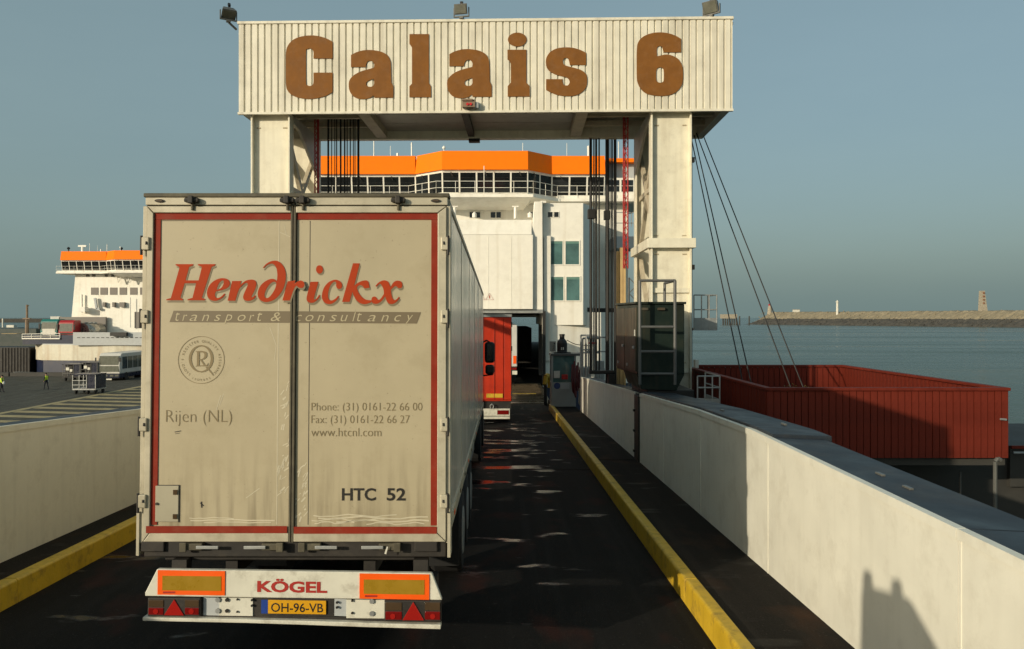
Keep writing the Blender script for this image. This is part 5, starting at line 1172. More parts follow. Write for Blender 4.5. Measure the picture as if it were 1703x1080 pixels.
# bow: rounded white and blue hull, bulwark
BW = [(-66.5, 128), (-66.0, 119), (-64.6, 113.5), (-62.5, 111.5), (-58, 110.6), (-52, 110.2), (-44, 110.6), (-40.5, 113), (-39, 128)]
b = MB(); b.prismz(BW, -2.85, -0.72); b.build('upper_hull', 'hullworn', fer2)
b = MB(); b.prismz([(x * 0.999 - 0.02, y + 0.12) for x, y in BW], -9, -2.85); b.build('lower_hull', 'shipblue', fer2)
b = MB(); b.prismz(BW, -0.72, -0.6); b.build('weather_deck', 'shipgrey', fer2)
b = MB(); b.box(gx(122, 110), -39.5, 109.9, 110.15, gz(574.5, 110), gz(553, 110)); b.build('bulwark', 'shipgrey', fer2)
b = MB()
for i in range(14): b.box(gx(129 + i * 8, 110), gx(134 + i * 8, 110), 109.87, 109.9, gz(562.3, 110), gz(561.3, 110))
b.build('bulwark_slots', 'shipdark', fer2)
b = MB(); b.box(gx(34, 111), gx(122, 111), 111.5, 114, -0.7, gz(553, 111) * 0.6); b.build('bow_gear_deck', 'shipblue', fer2)
rail(fer2, [(gx(34, 111), 111.4, gz(564, 111)), (gx(97, 111), 111.4, gz(563, 111))], 0.65, 'deck_railing', r=0.05, posts=1.2)
b = MB(); b.box(gx(34, 111), gx(97, 111), 111.3, 111.45, gz(564.5, 111), gz(562.5, 111)); b.build('deck_edge', 'shipwhite', fer2)
b = MB(); b.box(gx(184, 109.5), gx(211, 109.5), 109.3, 109.8, gz(559, 109.5), gz(553, 109.5)); b.build('mooring_winch', 'black', fer2)
# lorries on her foredeck
def deck_cab(px0, px1, py0, py1, D, body, label):
    t = thing('lorry', label, 'lorry', (gx((px0 + px1) / 2, D), D, -0.6), 'lorries on the foredeck of the far ferry')
    X0, X1, Z0, Z1 = gx(px0, D), gx(px1, D), -0.3, gz(py0, D); h = Z1 - Z0
    b = MB(); b.prismx([(D, Z0 + 0.3), (D + 2, Z0 + 0.3), (D + 2, Z1), (D + 0.5, Z1), (D + 0.12, Z1 - 0.3), (D, Z0 + h * 0.45)], X0, X1); c = b.build('cab', body, t, bevel=0.06)
    b = MB(); b.poly([(X0 + 0.15, D - 0.01, Z0 + h * 0.47), (X1 - 0.15, D - 0.01, Z0 + h * 0.47), (X1 - 0.15, D + 0.1, Z1 - 0.45), (X0 + 0.15, D + 0.1, Z1 - 0.45)]); b.build('windscreen', 'busglass', c)
    b = MB(); b.box(X0 + 0.1, X1 - 0.1, D - 0.05, D, Z0 + h * 0.33, Z0 + h * 0.4); b.build('grille_bar', 'signwhite' if body == 'teal' else 'chassis', c)
    b = MB(); b.box(X0, X1, D - 0.08, D + 0.3, Z0, Z0 + 0.5); b.build('front_bumper', 'signwhite' if body == 'teal' else body, c)
    for px in (X0 - 0.2, X1 + 0.02):
        b = MB(); b.box(px, px + 0.18, D - 0.1, D + 0.05, Z0 + h * 0.55, Z0 + h * 0.8); b.build('mirror', 'black', c)
    for x in (X0 + 0.2, X1 - 0.2):
        b = MB(); b.wheel((x, D + 0.9, Z0 + 0.2), 0.5, 0.3, 14); b.build('wheel', 'rubber', t)
    return t, X0, X1, Z1
t, X0, X1, Z1 = deck_cab(67, 95, 531, 560, 113.6, 'teal', 'teal lorry with a pale front on the far foredeck, left of the red tanker')
b = MB(); b.box(X0 + 0.1, X1 + 0.05, 115.8, 128, 0.5, Z1 - 0.1); b.build('trailer_body', 'teal', t)
b = MB(); b.box(X0 + 0.3, X1 - 0.3, 113.57, 113.66, -0.1, 1.4); b.build('pale_front', 'signwhite', t)
t, X0, X1, Z1 = deck_cab(97, 122, 533, 562, 112.0, 'cabred', 'red lorry cab with a dull steel tank behind it on the far foredeck')
b = MB(); p, q = Vector((X1 + 0.2, 114.2, 1.15)), Vector((gx(176, 119), 117.3, 1.15))
b.tube(p, q, 1.0, 18); b.build('tank', 'tank', t, smooth=True)
for k in (0.2, 0.45, 0.7):
    c = p + (q - p) * k; b = MB(); b.lathe([(0.3, 0), (0.3, 0.16), (0.2, 0.22)], (c.x, c.y, 2.12), 10); b.build('tank_hatch', 'galv', t)
b = MB(); b.bar(p + Vector((0.3, -0.6, 1.05)), q + Vector((-0.3, -0.6, 1.05)), 0.06, 0.06); b.bar(p + Vector((0.3, -0.2, -1.1)), q + Vector((0, -0.2, -1.1)), 0.8, 0.2); b.build('tank_walkway', 'mastbrown', t)
t = thing('lorry', 'grey brown box trailer behind the tanker on the far foredeck', 'lorry', (gx(135, 117.6), 117.2, -0.6), 'lorries on the foredeck of the far ferry')
b = MB(); b.box(gx(98, 117.8), gx(176, 117.8), 117.75, 118.2, 0.4, gz(527.5, 117.8)); b.build('trailer_body', 'trailergrey', t, bevel=0.03)
b = MB(); b.box(gx(84, 117.8), gx(100, 117.8), 117.75, 118.2, 0.4, gz(526.5, 117.8)); b.build('cab', 'buswhite', t, bevel=0.03)
# ================================================================== machinery cabinet on the right barrier
cab_t = thing('machinery_cabinet', 'dark green machinery cabinet in front of the right gantry leg with rust streaked side doors', 'cabinet', (3.6, 18, 1.4))
fD, bD = 18.0, 20.2
A = (AX(1060, fD), fD); B_ = (AX(1140, fD), fD + 0.1); Cc = (AX(1140, fD) + 0.05, bD); Dd = (AX(1026, bD), bD)
zb_, zt_ = AZ(650, fD), AZ(506, fD)
b = MB(); b.prismz([A, B_, Cc, Dd], zb_ + 0.35, zt_); b.build('cabinet_body', 'green', cab_t, bevel=0.02)
b = MB(); b.prism([(A[0], zb_ + 0.349), (B_[0], zb_ + 0.349), (AX(1127, fD), zb_), (AX(1068, fD), zb_ + 0.02)], fD + 0.1, bD - 0.1); b.build('cabinet_base', 'green', cab_t)
b = MB(); b.prismz([(A[0] - 0.05, A[1] - 0.05), (B_[0] + 0.03, B_[1] - 0.05), (Cc[0] + 0.03, Cc[1]), (Dd[0] - 0.05, Dd[1])], zt_, zt_ + 0.05); b.build('cabinet_roof', 'green', cab_t, bevel=0.01)
# side doors facing the road
def side_pt(t, off=0.0):
    d = Vector((A[0] - Dd[0], A[1] - Dd[1])); n = Vector((-abs(d.y), d.x if d.y < 0 else -d.x)).normalized()
    return (Dd[0] + d.x * t - abs(n.x) * off, Dd[1] + d.y * t + n.y * 0)
for t0, t1 in ((0.03, 0.46), (0.49, 0.97)):
    p, q = side_pt(t0, 0.0), side_pt(t1, 0.0)
    b = MB(); b.prismz([(p[0] - 0.03, p[1]), (q[0] - 0.03, q[1]), (q[0] + 0.01, q[1]), (p[0] + 0.01, p[1])], zb_ + 0.42, zt_ - 0.08); d = b.build('cabinet_door', 'rustgreen', cab_t, bevel=0.008)
    h = side_pt(t1 - 0.06); b = MB(); b.bar((h[0] - 0.06, h[1], zb_ + 0.95), (h[0] - 0.06, h[1] - 0.12, zb_ + 0.95), 0.03, 0.05); b.box(h[0] - 0.06, h[0] - 0.02, h[1] - 0.03, h[1] + 0.03, zb_ + 0.92, zb_ + 0.98); b.build('door_handle', 'galv', d)
    h = side_pt(t0 + 0.1); b = MB(); b.box(h[0] - 0.045, h[0] - 0.02, h[1] - 0.05, h[1] + 0.05, zb_ + 0.5, zb_ + 0.56); b.build('door_handle', 'galv', d)
h = side_pt(0.95); b = MB(); b.box(h[0] - 0.04, h[0] - 0.031, h[1] - 0.06, h[1] + 0.06, zb_ + 1.2, zb_ + 1.34); b.build('paper_notice', 'signwhite', cab_t)
for px, py in ((1072, 514), (1100, 514)):
    b = MB(); b.box(AX(px - 6, fD), AX(px + 6, fD), fD - 0.01, fD + 0.07, AZ(py + 2, fD), AZ(py - 2, fD)); b.build('vent_louvre', 'rustgreen', cab_t)
# tube frame in front of it
fr = thing('ladder_frame', 'grey tube frame with rungs standing before the green cabinet', 'ladder', (3.3, 17.7, 1.35)); F = 17.72
b = MB(); xl, xr = AX(1064, F), AX(1122.5, F); z1_ = AZ(467, F); z0_ = AZ(640, F)
b.tube((xl, F, z0_), (xl, F, z1_), 0.035, 8); b.build('upright', 'darkrail', fr)
b = MB(); b.tube((xr, F, z0_), (xr, F, z1_), 0.035, 8); b.build('upright', 'darkrail', fr)
b = MB(); b.tube((AX(1113, F), F + 0.5, AZ(590, F)), (AX(1113, F), F + 0.5, AZ(470, F)), 0.03, 8); b.build('upright', 'darkrail', fr)
for py in (467, 544, 585, 622):
    b = MB(); b.tube((xl, F, AZ(py, F)), (xr, F, AZ(py, F)), 0.03, 8)
    if py == 467: b.tube((xr, F, AZ(py, F)), (AX(1113, F), F + 0.5, AZ(470, F)), 0.03, 8)
    b.build('rung', 'darkrail', fr)
# dark plinth between cabinet and barrier
b = MB(); b.box(3.25, 4.3, 18.15, 20.3, -1.0, zb_ + 0.0); tag(b.build('cabinet_plinth', 'black', bevel=0.02), 'dark plinth under the green machinery cabinet', 'plinth')
# timber fender behind
tf = thing('timber_fender', 'upright tan timber planks standing behind the green cabinet', 'fender', (3.65, 24, 0))
for px0, px1, py in ((1026, 1030, 418), (1030.6, 1036, 412), (1036.6, 1041, 424)):
    b = MB(); b.box(AX(px0, 24), AX(px1, 24), 24, 24.12, -3, AZ(py, 24)); b.build('plank', 'timber', tf, bevel=0.006)
lt = thing('lattice_boom', 'grey lattice boom seen through the braces of the right gantry leg', 'boom', (4.4, 27, 2))
b = MB(); x = AX(1046, 27); w = 0.5
for dx in (0, w): b.tube((x + dx, 27, -3), (x + dx, 27, AZ(462, 27)), 0.03, 5)
n = 14
for i in range(n):
    za = -3 + (AZ(462, 27) + 3) * i / n; zc = -3 + (AZ(462, 27) + 3) * (i + 1) / n
    b.tube((x, 27, za), (x + w, 27, zc), 0.02, 4); b.tube((x + w, 27, za), (x, 27, zc), 0.02, 4)
b.build('boom_truss', 'darkrail', lt)

# platforms with railings on the outer side of the leg
def platform(label, px0, px1, pyt, pyb, pyf, D, depth, slats=True):
    x0, x1 = AX(px0, D), AX(px1, D); z0, zt = AZ(pyf, D), AZ(pyt, D)
    t = thing('access_platform', label, 'platform', (x0, D, z0))
    b = MB(); b.box(x0, x1, D, D + depth, z0 - 0.06, z0); b.build('floor', 'galv', t)
    b = MB(); b.box(x0, x1, D - 0.01, D + 0.005, z0, AZ(pyb, D)); b.box(x1 - 0.015, x1, D, D + depth, z0, AZ(pyb, D)); b.build('toe_board', 'galv', t)
    n = 4
    for i in range(n):
        x = x0 + (x1 - x0) * i / (n - 1); b = MB(); b.tube((x, D, z0 - 0.05), (x, D, zt), 0.016, 6); b.build('post', 'galv', t)
    b = MB(); b.tube((x1, D + depth, z0), (x1, D + depth, zt), 0.016, 6); b.build('post', 'galv', t)
    for z in (zt, (zt + z0) / 2 + 0.05):
        b = MB(); b.path([(x0, D, z), (x1, D, z), (x1, D + depth, z)], 0.016, 6); b.build('rail', 'galv', t)
platform('small railed platform bracketed to the right gantry leg above the water', 1154, 1192, 491, 529, 546, 20.9, 0.9)
platform('railed landing at the foot of the right gantry leg beside the red enclosure', 1160, 1197, 626, 664, 672, 17.0, 1.2)
b = MB(); b.box(AX(1153, 21), AX(1159, 21), 20.8, 21, AZ(612, 21), AZ(598, 21)); tag(b.build('junction_box', 'signwhite', bevel=0.01), 'small white box on the edge of the right gantry leg', 'box')

# ================================================================== red enclosure
en = thing('board_enclosure', 'open topped dark red boarded enclosure right of the ramp by the water', 'enclosure', (7, 15, 0))
EY0, EY1 = 15.0, 22.2; EX0, EX1 = AX(1275, 15), AX(1677, 15)
EZT, EZB = AZ(645, 15), AZ(762, 15)
tmpl = {}
def board(parent, x, y, along, w, z0, z1, i):
    """one vertical board; alike boards share one mesh"""
    key = (along, round(w, 3), round(z1 - z0, 3))
    if key not in tmpl:
        b = MB(); g = w * 0.10
        if along == 'x': b.add([(g, 0, 0), (w, 0, 0), (w, .03, 0), (g, .03, 0), (g, 0, z1 - z0), (w, 0, z1 - z0), (w, .03, z1 - z0), (g, .03, z1 - z0)], [(0, 3, 2, 1), (4, 5, 6, 7), (0, 1, 5, 4), (1, 2, 6, 5), (2, 3, 7, 6), (3, 0, 4, 7)])
        else: b.add([(0, g, 0), (.03, g, 0), (.03, w, 0), (0, w, 0), (0, g, z1 - z0), (.03, g, z1 - z0), (.03, w, z1 - z0), (0, w, z1 - z0)], [(0, 3, 2, 1), (4, 5, 6, 7), (0, 1, 5, 4), (1, 2, 6, 5), (2, 3, 7, 6), (3, 0, 4, 7)])
        o = b.build('board', 'redboard'); tmpl[key] = o
        o.parent = parent
    else:
        o = tmpl[key].copy(); COL.objects.link(o); o.parent = parent
    o.location = Vector((x, y, z0)) - wloc(parent) + Vector((0, 0, 0))
    return o
BWD = 0.125
n = round((EX1 - EX0) / BWD); wb = (EX1 - EX0) / n
for i in range(n): board(en, EX0 + i * wb, EY0 + 0.004 * (i * 7 % 3), 'x', wb, EZB, EZT - 0.06, i)
EXB0 = AX(1160, EY1)
n = round((EX1 + 0.3 - EXB0) / 0.16); wb2 = (EX1 - EXB0) / n
for i in range(n): board(en, EXB0 + i * wb2, EY1 - 0.05 + 0.004 * (i * 5 % 3), 'x', wb2, EZB, EZT - 0.06, i)
n = round((EY1 - EY0) / 0.18); wb3 = (EY1 - EY0) / n
for i in range(n): board(en, EX1 - 0.05 + 0.003 * (i * 5 % 3), EY0 + i * wb3, 'y', wb3, EZB, EZT - 0.06, i)
for i in range(n): board(en, EX0 - 0.0 + 0.003 * (i * 5 % 3), EY0 + 0.035 + i * wb3, 'y', wb3 * 0.999, EZB, EZT - 0.06, i)
b = MB(); b.box(EX0 + 0.031, EX1 - 0.06, EY0 + 0.045, EY0 + 0.1, EZB, EZT - 0.08); b.build('wall_frame', 'redboarddark', en)
b = MB(); b.box(EXB0, EX1 + 0.1, EY1 + 0.0, EY1 + 0.04, EZB, EZT - 0.08); b.build('wall_frame', 'redboarddark', en)
b = MB(); b.box(EX1 - 0.015, EX1 + 0.02, EY0 + 0.12, EY1 - 0.0, EZB, EZT - 0.08); b.build('wall_frame', 'redboarddark', en)
b = MB(); b.box(EX0 + 0.05, EX0 + 0.1, EY0 + 0.1, EY1 - 0.1, EZB, EZT - 0.08); b.build('wall_frame', 'redboarddark', en)
for (x0, x1, y0, y1) in ((EX0 - 0.03, EX1 + 0.03, EY0 - 0.03, EY0 + 0.11), (EXB0, EX1 + 0.03, EY1 - 0.08, EY1 + 0.06), (EX1 - 0.10, EX1 + 0.03, EY0 + 0.11, EY1 - 0.08), (EX0 - 0.03, EX0 + 0.11, EY0 + 0.11, EY1 - 0.08)):
    b = MB(); b.box(x0, x1, y0, y1, EZT - 0.058, EZT); b.build('top_rail', 'redboard', en, bevel=0.01)
b = MB(); b.box(EX0, EX1, EY0 + 0.1, EY1 - 0.06, EZB - 0.15, EZB + 0.02); b.build('floor', 'concretedark', en)
b = MB(); b.tube((AX(1672, 15), 14.97, AZ(698, 15)), (AX(1662, 15), 14.97, AZ(697, 15)), 0.02, 6); b.build('bright_clip', 'galv', en)
# tuft of dry plant growing above the front wall
pl_ = thing('plant', 'tuft of dry yellow weed peeping over the red enclosure wall', 'plant', (AX(1330, 16), 16.0, 0.3))
rr = random.Random(3); b = MB(); M['weed'] = mat('dry_weed', (0.2, 0.17, 0.05), 0.8, var=0.3)
for i in range(170):
    x = AX(1328, 16) + rr.gauss(0, 0.14); z = AZ(648, 16) + rr.gauss(-0.03, 0.05); y = 16 + rr.gauss(0, 0.12); s = rr.uniform(0.015, 0.035); a = rr.uniform(0, 6.28); t = rr.uniform(-1, 1)
    v = Vector((math.cos(a), math.sin(a), t)) * s; u = v.cross(Vector((rr.random(), rr.random(), 1))).normalized() * s * 0.6
    c = Vector((x, y, z)); b.poly([c - v, c + u, c + v, c - u])
b.build('leaves', 'weed', pl_, kind='stuff')
b = MB()
for i in range(9): b.tube((AX(1328, 16) + rr.uniform(-0.1, 0.1), 16, EZB), (AX(1328, 16) + rr.uniform(-0.2, 0.2), 16, AZ(650, 16)), 0.008, 4)
b.build('stems', 'weed', pl_)
# dark pier the enclosure stands on
pier = thing('pier', 'dark concrete pier below the red enclosure at the waterline', 'pier', (8, 18, -6.5))
b = MB(); b.box(3.9, 12.5, 16.6, 23.0, -8, EZB - 0.16); b.build('pier_block', 'concretedark', pier, bevel=0.05)
b = MB(); b.box(3.9, 30, 14.0, 23.5, -8, -1.6); b.build('pier_apron', 'concretedark', pier, bevel=0.05)
for px, y in ((1655, 14.6), (1597, 16.0)):
    x = AX(px, y); b = MB(); b.tube((x, y, -3), (x, y, AZ(768 if px > 1600 else 785, y)), 0.035 if px > 1600 else 0.02, 8)
    if px > 1600: b.path([(x, y, AZ(768, y)), (x + 0.05, y, AZ(763, y)), (x + 0.1, y, AZ(766, y))], 0.04, 8)
    tag(b.build('support_post', 'lampbody' if px > 1600 else 'darkrail'), 'grey pipe post with a bent top under the front corner of the red enclosure' if px > 1600 else 'thin dark post under the red enclosure, left of the bent pipe', 'post')
wk = thing('walkway_edge', 'rusty edged walkway past the right side of the red enclosure', 'walkway', (10.2, 17, -0.2))
b = MB(); b.box(AX(1680, 16.5), 22, 16.5, 20.0, -0.42, AZ(742, 16.5)); b.build('walkway_slab', 'concretedark', wk)
b = MB(); b.box(AX(1680, 16.5), 22, 16.44, 16.5, AZ(746, 16.5), AZ(741, 16.5)); b.build('edge_rail', 'redboard', wk)
b = MB(); b.tube((AX(1680, 16.5), 16.4, AZ(752, 16.5)), (22, 16.4, AZ(753, 16.5)), 0.025, 6); b.build('edge_pipe', 'galv', wk)

# ================================================================== kiosk and small gear at the ramp end
KD = 33.0
ks = thing('kiosk', 'small grey control kiosk with a glazed upper half at the end of the right barrier', 'kiosk', (AX(938, KD), KD, zw(KD)))
kx0, kx1 = AX(917, KD), AX(958, KD); kz0, kz1 = zw(KD), AZ(592, KD); kzm = AZ(636, KD)
b = MB(); b.box(kx0, kx1, KD, KD + 1.0, kz0, kzm); b.build('lower_panel', mat('pale_grey_kiosk_panel', (0.3, 0.31, 0.29), 0.5, var=0.1), ks, bevel=0.01)
for x in (kx0, kx1 - 0.07):
    for y in (KD, KD + 0.93):
        b = MB(); b.box(x, x + 0.07, y, y + 0.07, kzm, kz1); b.build('corner_post', 'galv', ks)
b = MB(); b.box(kx0 - 0.03, kx1 + 0.25, KD - 0.05, KD + 1.05, kz1, kz1 + 0.09); b.build('roof', 'darkrail', ks, bevel=0.01)
b = MB(); b.box(kx0 + 0.07, kx1 - 0.07, KD + 0.02, KD + 0.035, kzm, kz1); b.build('pane', 'glassgreen', ks)
b = MB(); b.box(kx0 + 0.1, kx1 - 0.1, KD + 0.93, KD + 0.97, kzm, kz1); b.build('back_wall', 'shipgrey', ks)
b = MB(); b.tube((AX(926.5, KD), KD - 0.012, AZ(642, KD)), (AX(926.5, KD), KD - 0.002, AZ(642, KD)), 0.13, 20); b.build('round_sign', 'bluesign', ks)
b = MB(); b.box(AX(932, KD), AX(947, KD), KD - 0.01, KD - 0.002, AZ(647, KD), AZ(637, KD)); b.build('notice', 'shipgrey', ks)
b = MB(); b.box(AX(921, KD), AX(931, KD), KD - 0.06, KD - 0.01, AZ(629, KD), AZ(617, KD)); b.build('meter_box', 'signwhite', ks, bevel=0.01)
b = MB(); b.box(AX(934, KD), AX(944, KD), KD - 0.06, KD - 0.01, AZ(631, KD), AZ(623, KD)); b.build('red_box', 'redlens', ks, bevel=0.01)
lan = thing('signal_lantern', 'black bell shaped signal lantern standing on the kiosk roof', 'lamp', (AX(936, KD), KD + 0.4, kz1 + 0.09))
c = (AX(936, KD), KD + 0.4, AZ(590, KD) + 0.09)
s = KD / FPX
b = MB(); b.lathe([(9.5 * s, -2 * s), (9.5 * s, 0), (8.6 * s, 1 * s), (8.6 * s, 15 * s), (7.5 * s, 19 * s), (4.2 * s, 22 * s), (4.0 * s, 27 * s), (4.6 * s, 27.3 * s), (4.6 * s, 30 * s)], c, 18); b.build('lantern_body', 'black', lan, smooth=False)
b = MB(); b.box(c[0] - 14 * s, c[0] + 14 * s, c[1] - 0.2, c[1] + 0.2, c[2] - 2.0 * s, c[2] - 0.2 * s); b.build('base_plate', 'black', lan)
b = MB()
for dx in (-1.5, 1.5): b.box(c[0] + dx * s - 0.02, c[0] + dx * s + 0.02, c[1] - 8.9 * s, c[1] - 8.5 * s, c[2] + 4 * s, c[2] + 8 * s)
b.build('white_mark', 'signwhite', lan)
sg = thing('sign_board', 'small square sign with a walking figure on a stub left of the black lantern', 'sign', (AX(919, KD), KD, kz1))
b = MB(); b.box(AX(914, KD), AX(924.5, KD), KD + 0.0, KD + 0.03, AZ(585, KD), AZ(568, KD)); b.build('sign_face', mat('grey_sign_face', (0.25, 0.25, 0.22), 0.5), sg)
b = MB(); b.box(AX(917, KD), AX(921, KD), KD, KD + 0.04, kz1, AZ(585, KD)); b.build('stub', 'signwhite', sg)
b = MB()                                                              # pictogram
X = lambda p: AX(p, KD); Z = lambda p: AZ(p, KD)
b.prism(ellipse(X(922), Z(571.5), 0.028, 0.028, 8), KD - 0.006, KD - 0.001); b.bar((X(922), KD - 0.004, Z(573)), (X(921), KD - 0.004, Z(578)), 0.05, 0.005); b.bar((X(921), KD - 0.004, Z(578)), (X(923), KD - 0.004, Z(583)), 0.03, 0.005); b.bar((X(921), KD - 0.004, Z(578)), (X(918.5), KD - 0.004, Z(583)), 0.03, 0.005); b.bar((X(922), KD - 0.004, Z(574)), (X(918.5), KD - 0.004, Z(577)), 0.02, 0.005)
b.build('walking_figure', 'black', sg)
for i, (px, pyt, pyb, m) in enumerate(((953.5, 606, 655, 'hose'), (957, 600, 662, 'hose'), (960, 610, 650, 'hose'))):
    pass
hs = thing('hose_reel', 'dark red hoses looped on the side of the kiosk', 'hose', (AX(957, 32.6), 32.6, -0.4))
for px, pt_, pb_ in ((952, 606, 654), (955.5, 601, 661), (959, 608, 650), (961.5, 603, 645)):
    b = MB(); b.path([(AX(px, 32.6), 32.6, AZ(pt_, 32.6)), (AX(px - 1, 32.5), 32.5, AZ((pt_ + pb_) / 2, 32.5)), (AX(px + 1, 32.5), 32.55, AZ(pb_ - 3, 32.5)), (AX(px + 2.4, 32.6), 32.6, AZ(pb_, 32.6)), (AX(px + 3, 32.65), 32.7, AZ(pt_ + 12, 32.6))], 0.035, 6); b.build('hose', 'hose', hs)
# white post and pipe railings on the barrier end
b = MB(); b.box(AX(983, 31), AX(989, 31), 31.0, 31.12, 0.5, AZ(572, 31)); wp = b.build('marker_post', 'signwhite', bevel=0.01); tag(wp, 'thin white post on the far end of the right barrier', 'post')
b = MB(); b.box(AX(979, 31), AX(993, 31), 30.95, 31.15, AZ(572, 31), AZ(569.5, 31)); b.build('post_cap', 'hose', wp)
pr = thing('pipe_railing', 'grey pipe railing and bent pipes behind the thin white post', 'railing', (AX(980, 31.6), 31.6, 0))
for k, (x0, x1, pt_, D) in enumerate(((966, 992, 558, 31.4), (969, 997, 563, 31.8), (974, 1008, 561, 32.2))):
    b = MB(); b.path([(AX(x0, D), D, -0.4), (AX(x0, D), D, AZ(pt_, D)), (AX(x1, D), D, AZ(pt_, D)), (AX(x1, D), D, AZ(pt_ + 5, D))], 0.035, 6)
    for q in (0.35, 0.7): b.tube((AX(x0 + (x1 - x0) * q, D), D, AZ(pt_, D)), (AX(x0 + (x1 - x0) * q, D), D, -0.4), 0.028, 6)
    b.tube((AX(x0, D), D, AZ(pt_ + 24, D)), (AX(x1, D), D, AZ(pt_ + 24, D)), 0.028, 6); b.build('pipe', 'galv', pr)
b = MB(); pts = [at(943 + i * 4.5, 566 + 8 * math.sin(min(1, i / 5) * 1.6) + 0.4 * max(0, i - 5), 32) for i in range(12)]; b.path(pts, 0.016, 5); tag(b.build('cable', 'rope'), 'black cable sagging from the lantern to the pipe railing', 'cable')
b = MB(); b.box(AX(966, 33), AX(1006, 33), 33, 34, -0.6, AZ(612, 33)); b.box(AX(990, 33), AX(1004, 33), 32.8, 33, 0.4, AZ(600, 33)); tag(b.build('valve_cabinet', 'galv', bevel=0.02), 'low grey valve cabinet behind the pipe railing', 'cabinet')
b = MB(); pts = [at(906, 640, 34.5), at(908, 627, 34.6), at(911, 624, 34.7), at(914, 630, 34.8), at(914.5, 645, 34.8)]; b.path(pts, 0.10, 8); tag(b.build('guard_hoop', 'yellow'), 'bent yellow guard hoop beside the ferry door post', 'hoop')
b = MB(); b.box(AX(904.5, 36.5), AX(910, 36.5), 36.5, 36.8, -1.1, AZ(640, 36.5)); tag(b.build('bollard', 'black', bevel=0.03), 'black stub post at the lower end of the right kerb', 'post')

# ================================================================== breakwater across the harbour
W0, W1 = at(1243, 540, 1080), at(1703, 545, 760)
W0 = Vector((W0.x, W0.y)); W1 = Vector((W1.x, W1.y)); dirw = (W1 - W0).normalized(); nw = Vector((-dirw.y, dirw.x))
if nw.y < 0: nw = -nw
M['rockdark'] = mat('weed_dark_rock', (0.055, 0.052, 0.045), 0.9, var=0.4, scale=0.25, bump=1.0, bscale=0.8)
M['rockpale'] = mat('pale_rubble_rock', (0.235, 0.20, 0.135), 0.9, var=0.3, scale=0.3, dirt=(0.12, 0.105, 0.07), damt=0.7, dscale=0.15, bump=1.0, bscale=0.8)  # grey put into the rock colour in place of distance haze
def bw_mesh(name, prof, m, n=260, length=640, jit=0.5, seed=1):
    r = random.Random(seed); b = MB(); vs = []
    for i in range(n + 1):
        s = -8 + (length + 8) * i / n; f = min(1, max(0.02, (s + 8) / 26.0)) ** 0.7
        for k, (o, z) in enumerate(prof):
            p = W0 + dirw * s + nw * (o + r.gauss(0, jit)); vs.append((p.x, p.y, -6.7 + (z + 6.7) * f + r.gauss(0, jit * 0.6) * f))
    K = len(prof); b.add(vs, [(i * K + k, (i + 1) * K + k, (i + 1) * K + k + 1, i * K + k + 1) for i in range(n) for k in range(K - 1)])
    return struct(b.build(name, m))
bw_mesh('breakwater', [(0, -6.8), (3, -4), (7, -1.5), (11, 1.2)], 'rockdark', seed=4)
bw_mesh('breakwater', [(11, 0.9), (15, 3.5), (20, 6.5), (25, 9.4), (40, 9.8), (60, -7)], 'rockpale', seed=5, jit=0.6)
rr = random.Random(9)                                                 # loose boulders along the slope
b = MB(); blow = MB()
for i in range(900):
    s = rr.uniform(0, 630); o = rr.uniform(1, 26); z = -6 + o * 0.6 + rr.uniform(-0.5, 0.6); p = W0 + dirw * s + nw * o; a = rr.uniform(0.5, 1.4) * min(1, (s + 12) / 30)
    q = [Vector((rr.uniform(-1, 1), rr.uniform(-1, 1), rr.uniform(-.8, .8))) * a for _ in range(2)]
    (b if z > 1.0 else blow).add([(p.x + a, p.y, z), (p.x - a, p.y + q[0].y * .4, z + q[0].z * .3), (p.x, p.y + a, z), (p.x + q[1].x * .4, p.y - a, z), (p.x, p.y, z + a), (p.x, p.y, z - a)], [(0, 2, 4), (2, 1, 4), (1, 3, 4), (3, 0, 4), (2, 0, 5), (1, 2, 5), (3, 1, 5), (0, 3, 5)])
b.build('breakwater_boulders', 'rockpale', kind='stuff'); blow.build('breakwater_boulders', 'rockdark', kind='stuff')
def on_bw(px, o=28):
    r = Vector(((px - VX) / FPX, 1)); 
    # intersect the view ray with the crest line
    A0 = W0 + nw * o; det = r.x * (-dirw.y) + dirw.x * r.y
    t = (A0.x * (-dirw.y) + dirw.x * A0.y) / det; return r * t
p = on_bw(1634); D = p.y
tw = thing('harbour_tower', 'tall tapering concrete tower on the breakwater at the right', 'tower', (p.x, D, 9.4))
h = AZ(484, D); w = 4.6 * D / FPX
b = MB(); b.hexa([(p.x - w * 1.0, D - 3, 9), (p.x + w * 1.25, D - 3, 9), (p.x + w * 1.25, D + 3, 9), (p.x - w, D + 3, 9)], [(p.x - w * 0.85, D - 2, h), (p.x + w * 0.45, D - 2, h), (p.x + w * 0.45, D + 2, h), (p.x - w * 0.85, D + 2, h)]); b.build('tower_shaft', 'concrete', tw)
for k in range(4):
    z = h - 3 - k * 3.4; b = MB(); b.box(p.x - w * 0.35, p.x + w * 0.15, D - 3.1, D - 1.9, z, z + 1.6); b.build('window', mat('rusty_opening', (0.2, 0.08, 0.04), 0.8) if k == 0 else M['rusty'], tw) if k else None
    M['rusty'] = bpy.data.materials.get('rusty_opening') or mat('rusty_opening', (0.2, 0.08, 0.04), 0.8)
    if k == 0: b.build('window', 'rusty', tw)
p = on_bw(1392.5, 20); D = p.y; s = D / FPX
be = thing('harbour_beacon', 'slim white beacon with a small lamp gallery on the breakwater', 'beacon', (p.x, D, 6))
b = MB(); b.lathe([(2.0 * s, 0), (1.7 * s, AZ(503, D) - 5.5)], (p.x, D, 5.5), 12); b.build('beacon_column', 'signwhite', be)
